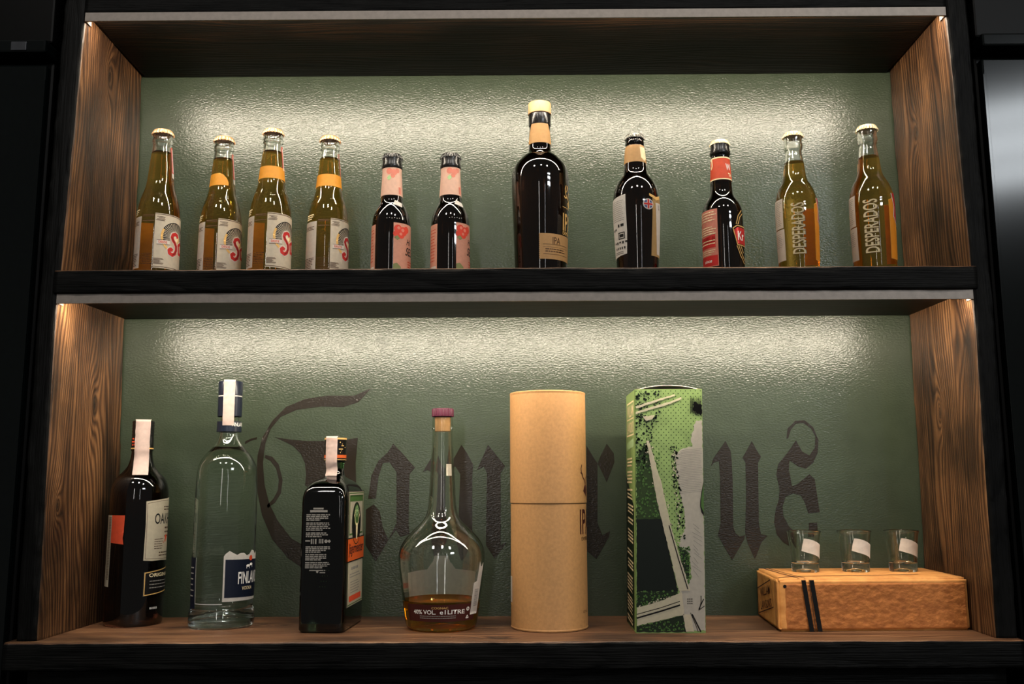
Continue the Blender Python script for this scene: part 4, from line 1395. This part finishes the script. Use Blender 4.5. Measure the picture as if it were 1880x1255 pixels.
for k in range(230):
    z = rnd.choice((0, 0, 1, 2))
    if z == 0:      # along the diagonal band
        q = rnd.random()
        u, v_ = 16 + 44 * q + rnd.gauss(0, 3.2), 228 - 176 * q
    elif z == 1:    # ragged edge of the grey field
        v_ = rnd.uniform(105, 225)
        u = 50 + (222 - v_) * .085 + rnd.uniform(-7, 0)
    else:           # round the lower band
        u = rnd.uniform(2, 55)
        v_ = 20 + u * .3 + rnd.choice((-1, 1)) * rnd.uniform(8, 13)
    if 1 < u < 82 and 2 < v_ < 294:
        wf.append(jag(disc(u, v_, rnd.uniform(.35, 1.1), 6), .3, 1, rnd))
face('pale_flecks', wf, .00085, 'bone_paper', art)
face('scribble', [[(69 + k * 1.3, 262 + rnd.random() * 8), (69.9 + k * 1.3, 262 + rnd.random() * 6), (69.8 + k * 1.3, 286 - rnd.random() * 8), (69.1 + k * 1.3, 288)] for k in range(11)] + [jag([(72, 270), (84, 262), (84, 276), (74, 281)], 1, 2, rnd)], .0008, 'black_ink', art)
face('white_band', [jag([(14, 232), (17, 232), (32, 180), (45, 120), (66, 50), (52, 50), (35, 122), (26, 160), (21, 190)], .45, 3, rnd), jag([(1, 9), (1, 30), (30, 38), (56, 48), (58, 22), (30, 15)], .5, 3, rnd), jag([(57, 22), (66, 22), (70, 2), (60, 2)], .3, 3, rnd),
    jag([(1, 268), (20, 274), (45, 281), (58, 286), (58, 283.5), (45, 278), (20, 270.5), (1, 265)], .4, 3, rnd), jag([(1, 275), (20, 281), (50, 290), (50, 288), (20, 278), (1, 272)], .4, 3, rnd), jag([(10, 262), (24, 264), (22, 259), (13, 257)], .8, 2, rnd)], .0009, 'bone_paper', art)
face('stripes', stroke([(41, 128), (52, 88), (63, 52)], 1.2) + stroke([(1, 18), (30, 26), (53, 33)], 1.9) + stroke([(1, 22.4), (30, 30), (53, 37.5)], .9) + stroke([(68, 22), (78, 2)], 1.6) + stroke([(66, 24), (72, 10), (75, 2)], .7)
    + [disc(63 + 2.4 * (k % 3), 35 + 2.6 * (k // 3), .8, 6) for k in range(9)] + stroke([(76, 28), (82, 40)], 1.1) + stroke([(77, 28), (79, 37), (79, 44)], .9) + stroke([(76, 27), (83, 32)], .8), .0011, 'black_ink', art)
face('leaf_edge', [jag([(84, 182), (82, 172), (80, 160), (79.5, 150), (81, 144), (84, 139)], .2, 3, rnd)], .0011, 'black_ink', art)
face('leaf', [[(84, 179), (82.6, 170), (81, 160), (80.6, 151), (84, 143)]], .0013, 'green_ink', art)
face('engraved_lines', [q for k in range(26) for q in stroke([(53 + rnd.random() * 4, 219 - k * 2.1), (64, 220 - k * 2.1 + rnd.random()), (80 + rnd.random() * 3, 222 - k * 2.1)], .35)]
    + [q for k in range(12) for q in stroke([(68 + rnd.random() * 4, 130 - k * 5), (76 + rnd.random() * 6, 124 - k * 5.2)], .5)], .0008, 'grey_ink', art)


def GL(u, v_, off):   # left flank, u from the front edge towards the wall
    return Vector((GX0 + SK * v_ / GH - off, GY1 - u, v_))


side = put('side_panel', mm([rect(1, 1, 93.8, 296)]), GL, .0003, 'box_card_green', t, du=0, dv=0)
put('dark_field', mm([jag([(1.5, 190), (83, 150), (83, 2), (1.5, 2)], 1.0, 5, rnd)]), GL, .0004, 'dark_green_ink', side, du=0, dv=0)
put('name_frame', mm(frame_lines(12, 240, 84, 284, 2.0) + [rect(14, 261, 82, 262.6)]), GL, .0005, 'cream_ink', side, du=0, dv=0)
put('lettering', tx('WILLIAM', 48, 272, 60, 15), GL, .0005, 'cream_ink', side, du=0, dv=0)
put('lettering', tx("LAWSON'S", 48, 251, 60, 15), GL, .0005, 'cream_ink', side, du=0, dv=0)
put('pale_patch', mm([jag([(12, 222), (84, 226), (84, 236), (12, 232)], .8, 4, rnd)]), GL, .0005, 'pale_green_ink', side, du=0, dv=0)
bars, v_ = [], 212.0
while v_ > 14:
    n = rnd.choice((2, 3, 4, 5))
    a = rnd.uniform(10, 22)
    for k in range(n):
        bars.append([(a, v_), (a + rnd.uniform(40, 58), v_ - 3 * (1 if v_ < 170 else 0)), (a + 54, v_ - 2.3 - 3 * (1 if v_ < 170 else 0)), (a, v_ - 2.3)])
        v_ -= 4.3
    v_ -= rnd.uniform(3, 8)
put('upright_print', mm(bars), GL, .0006, 'cream_ink', side, du=0, dv=0)

# --- ochre brick-like block carrying the shot glasses
BH = .0632
BQ = [(.3193, .0515), (.5555, .0600), (.5590, .1950), (.3290, .1930)]


def brick_body():
    bm = bmesh.new()
    vs = [bm.verts.new((x, y, z)) for z in (0, BH) for x, y in BQ]
    for f in ((3, 2, 1, 0), (4, 5, 6, 7), (0, 1, 5, 4), (1, 2, 6, 5), (2, 3, 7, 6), (3, 0, 4, 7)):
        bm.faces.new([vs[k] for k in f])
    bmesh.ops.bevel(bm, geom=list(bm.edges), offset=.0028, segments=3, affect='EDGES')
    bmesh.ops.subdivide_edges(bm, edges=[e for e in bm.edges if e.calc_length() > .03], cuts=24, use_grid_fill=True)
    for q in bm.verts:
        if .004 < q.co.z < BH - .003:
            q.co += Vector((noise.noise(q.co * 70), noise.noise(q.co * 75 + Vector((3, 1, 2))), 0)) * .0007
    me = bpy.data.meshes.new('brick')
    bm.to_mesh(me)
    bm.free()
    me.polygons.foreach_set('use_smooth', [True] * len(me.polygons))
    return me


t = thing('brick', 'ochre brick with black ribbon stripes under the three shot glasses', 'brick', (0, 0, 0))
link('brick_body', brick_body(), 'ochre_brick', t)
A0, A1 = Vector((BQ[0][0], BQ[0][1], 0)), Vector((BQ[1][0], BQ[1][1], 0))
ax = (A1 - A0).normalized()
FN = Vector((ax.y, -ax.x, 0))
FL_ = (A1 - A0).length


def BFm(u, v_, off):
    return A0 + ax * u + Vector((0, 0, v_)) + FN * off


v, f = [], []
NU, NV = 150, 42
for i in range(NU + 1):
    for j in range(NV + 1):
        u = .0085 + (FL_ - .0115) * i / NU
        w = .0025 + (BH - .0085) * j / NV
        if j == NV:
            w += .0009 * noise.noise(Vector((u * 160, 0, 3)))
        if i == 0:
            u += .0012 * noise.noise(Vector((0, w * 160, 9)))
        edge = min(i, NU - i, j, NV - j)
        d = .0009 + (.0005 * noise.noise(Vector((u * 150, w * 230, .5))) + .0004 * noise.noise(Vector((u * 420, w * 600, 4)))) * min(1, edge / 2)
        v.append(tuple(BFm(u, w, d if edge else -.0004)))
for i in range(NU):
    for j in range(NV):
        a = i * (NV + 1) + j
        f.append((a, a + NV + 1, a + NV + 2, a + 1))
link('rough_face', mesh_from(v, f), 'ochre_brick_rough', t)
RIB = [(32.0, 30.0, 5.6), (42.2, 40.0, 5.6)]
for ub, ut, w in RIB:
    put('ribbon_stripe', mm([[(ub + 4, .6), (ub + 4 + w, .6), (ut + w - 1.5, 61.5), (ut - 1.5, 61.5)]]), BFm, .0030, 'black_ink', t, du=0, dv=.004)
put('thin_line', mm([[(43.0, .6), (43.9, .6), (38.4, 61.5), (37.6, 61.5)]]), BFm, .0030, 'brown_ink', t, du=0, dv=.004)


def BT(u, v_, off):
    return Vector((u, v_, BH + off))


for pts, w in (([(346, 55.5), (341, 120), (338, 190)], 2.2), ([(354, 55.5), (348, 120), (344.5, 190)], 1.5), ([(324, 62), (345, 78), (400, 82), (470, 90), (510, 96)], 3.0)):
    put('tie_string', mm(stroke(pts, w)), BT, .0004, 'wine_ink', t, du=0, dv=0)
C0, C1 = Vector((BQ[3][0], BQ[3][1], 0)), Vector((BQ[0][0], BQ[0][1], 0))
ay = (C1 - C0).normalized()
LN = Vector((ay.y, -ay.x, 0))


def BL(u, v_, off):
    return C0 + ay * u + Vector((0, 0, v_)) + LN * off


SL = (C1 - C0).length * 1000
for k, w in ((SL - 16, 1.8), (SL - 9, 1.8)):
    put('tie_string', mm([rect(k, .8, k + w, BH * 1000 - .6)]), BL, .0011, 'wine_ink', t, du=0, dv=.006)
fr_ = put('name_frame', mm(stroke([(10, 38), (SL - 40, 58)], 1.4) + stroke([(SL - 26, 26), (14, 6)], 1.4) + stroke([(10, 38), (14, 6)], 1.4) + stroke([(SL - 40, 58), (SL - 26, 26)], 1.4)), BL, .0011, 'wine_ink', t)
tb = tx('WILLIAM', SL / 2 - 8, 40, 66, 11)
put('lettering', rot2d(tb, (SL / 2 - 8) / 1000, .040, .17), BL, .0011, 'wine_ink', fr_)
tb = tx("LAWSON'S", SL / 2 - 4, 24, 74, 11)
put('lettering', rot2d(tb, (SL / 2 - 4) / 1000, .024, .17), BL, .0011, 'wine_ink', fr_)
link('dark_hole', lathe([(0, .0022), (.0006, .0019), (.0004, 0)], 20), 'black_ink', t)
hole = [o for o in bpy.data.objects if o.name.startswith('dark_hole')][0]
hole.location = BFm(.0085, .054, .0012)
hole.rotation_euler = (PI / 2, 0, math.atan2(ax.y, ax.x))

# --- three shot glasses
SHOT = Shape([(0, 16.6), (1.5, 17.5), (8, 17.8), (16, 17.9), (30, 18.9), (44, 20.6), (50.5, 21.6), (51.5, 22.2), (52.6, 22.2), (53.4, 21.4)], 1)


def shot(label, x, y):
    t = thing('shot_glass', label, 'shot glass', (x, y, BH), facing(x, y), 'shot glasses on the brick')
    link('glass_body', lathe(SHOT.hollow(.0125, .0022), 72), 'clear_glass', t)
    link('white_print', mesh_of_print(), 'frosted_white_print', t)
    return t


def mesh_of_print():
    o = put('white_print', mm([[(0, 44), (6, 43.2), (13, 41), (20, 38), (26, 35.5), (30, 34.5), (30, 16.5), (22, 20), (12, 23.5), (3, 26), (-4, 28), (-2.6, 35)]]), around(SHOT, 19.5, 0), .0003, 'frosted_white_print', None)
    me = o.data
    me.materials.clear()
    bpy.data.objects.remove(o)
    return me


g1 = shot('shot glass at the left end of the row on the brick', .3815, .1420)
copy_thing(g1, (.4482, .1425, BH), facing(.4482, .1425), 'middle shot glass of the three on the brick')
copy_thing(g1, (.5110, .1430, BH), facing(.5110, .1430), 'shot glass at the right end of the row on the brick')

# prints made of many tiny pieces nobody could pick apart
TINY = ('small_print', 'border', 'glass_print', 'symbols', 'pale_lines', 'halftone_dots', 'green_flecks', 'dark_flecks', 'pale_flecks', 'engraved_lines', 'back_print', 'raised_marks', 'cap_print', 'scribble', 'upright_print')
for o in bpy.data.objects:
    if o.parent is not None and o.name.split('.')[0] in TINY:
        o['kind'] = 'stuff'
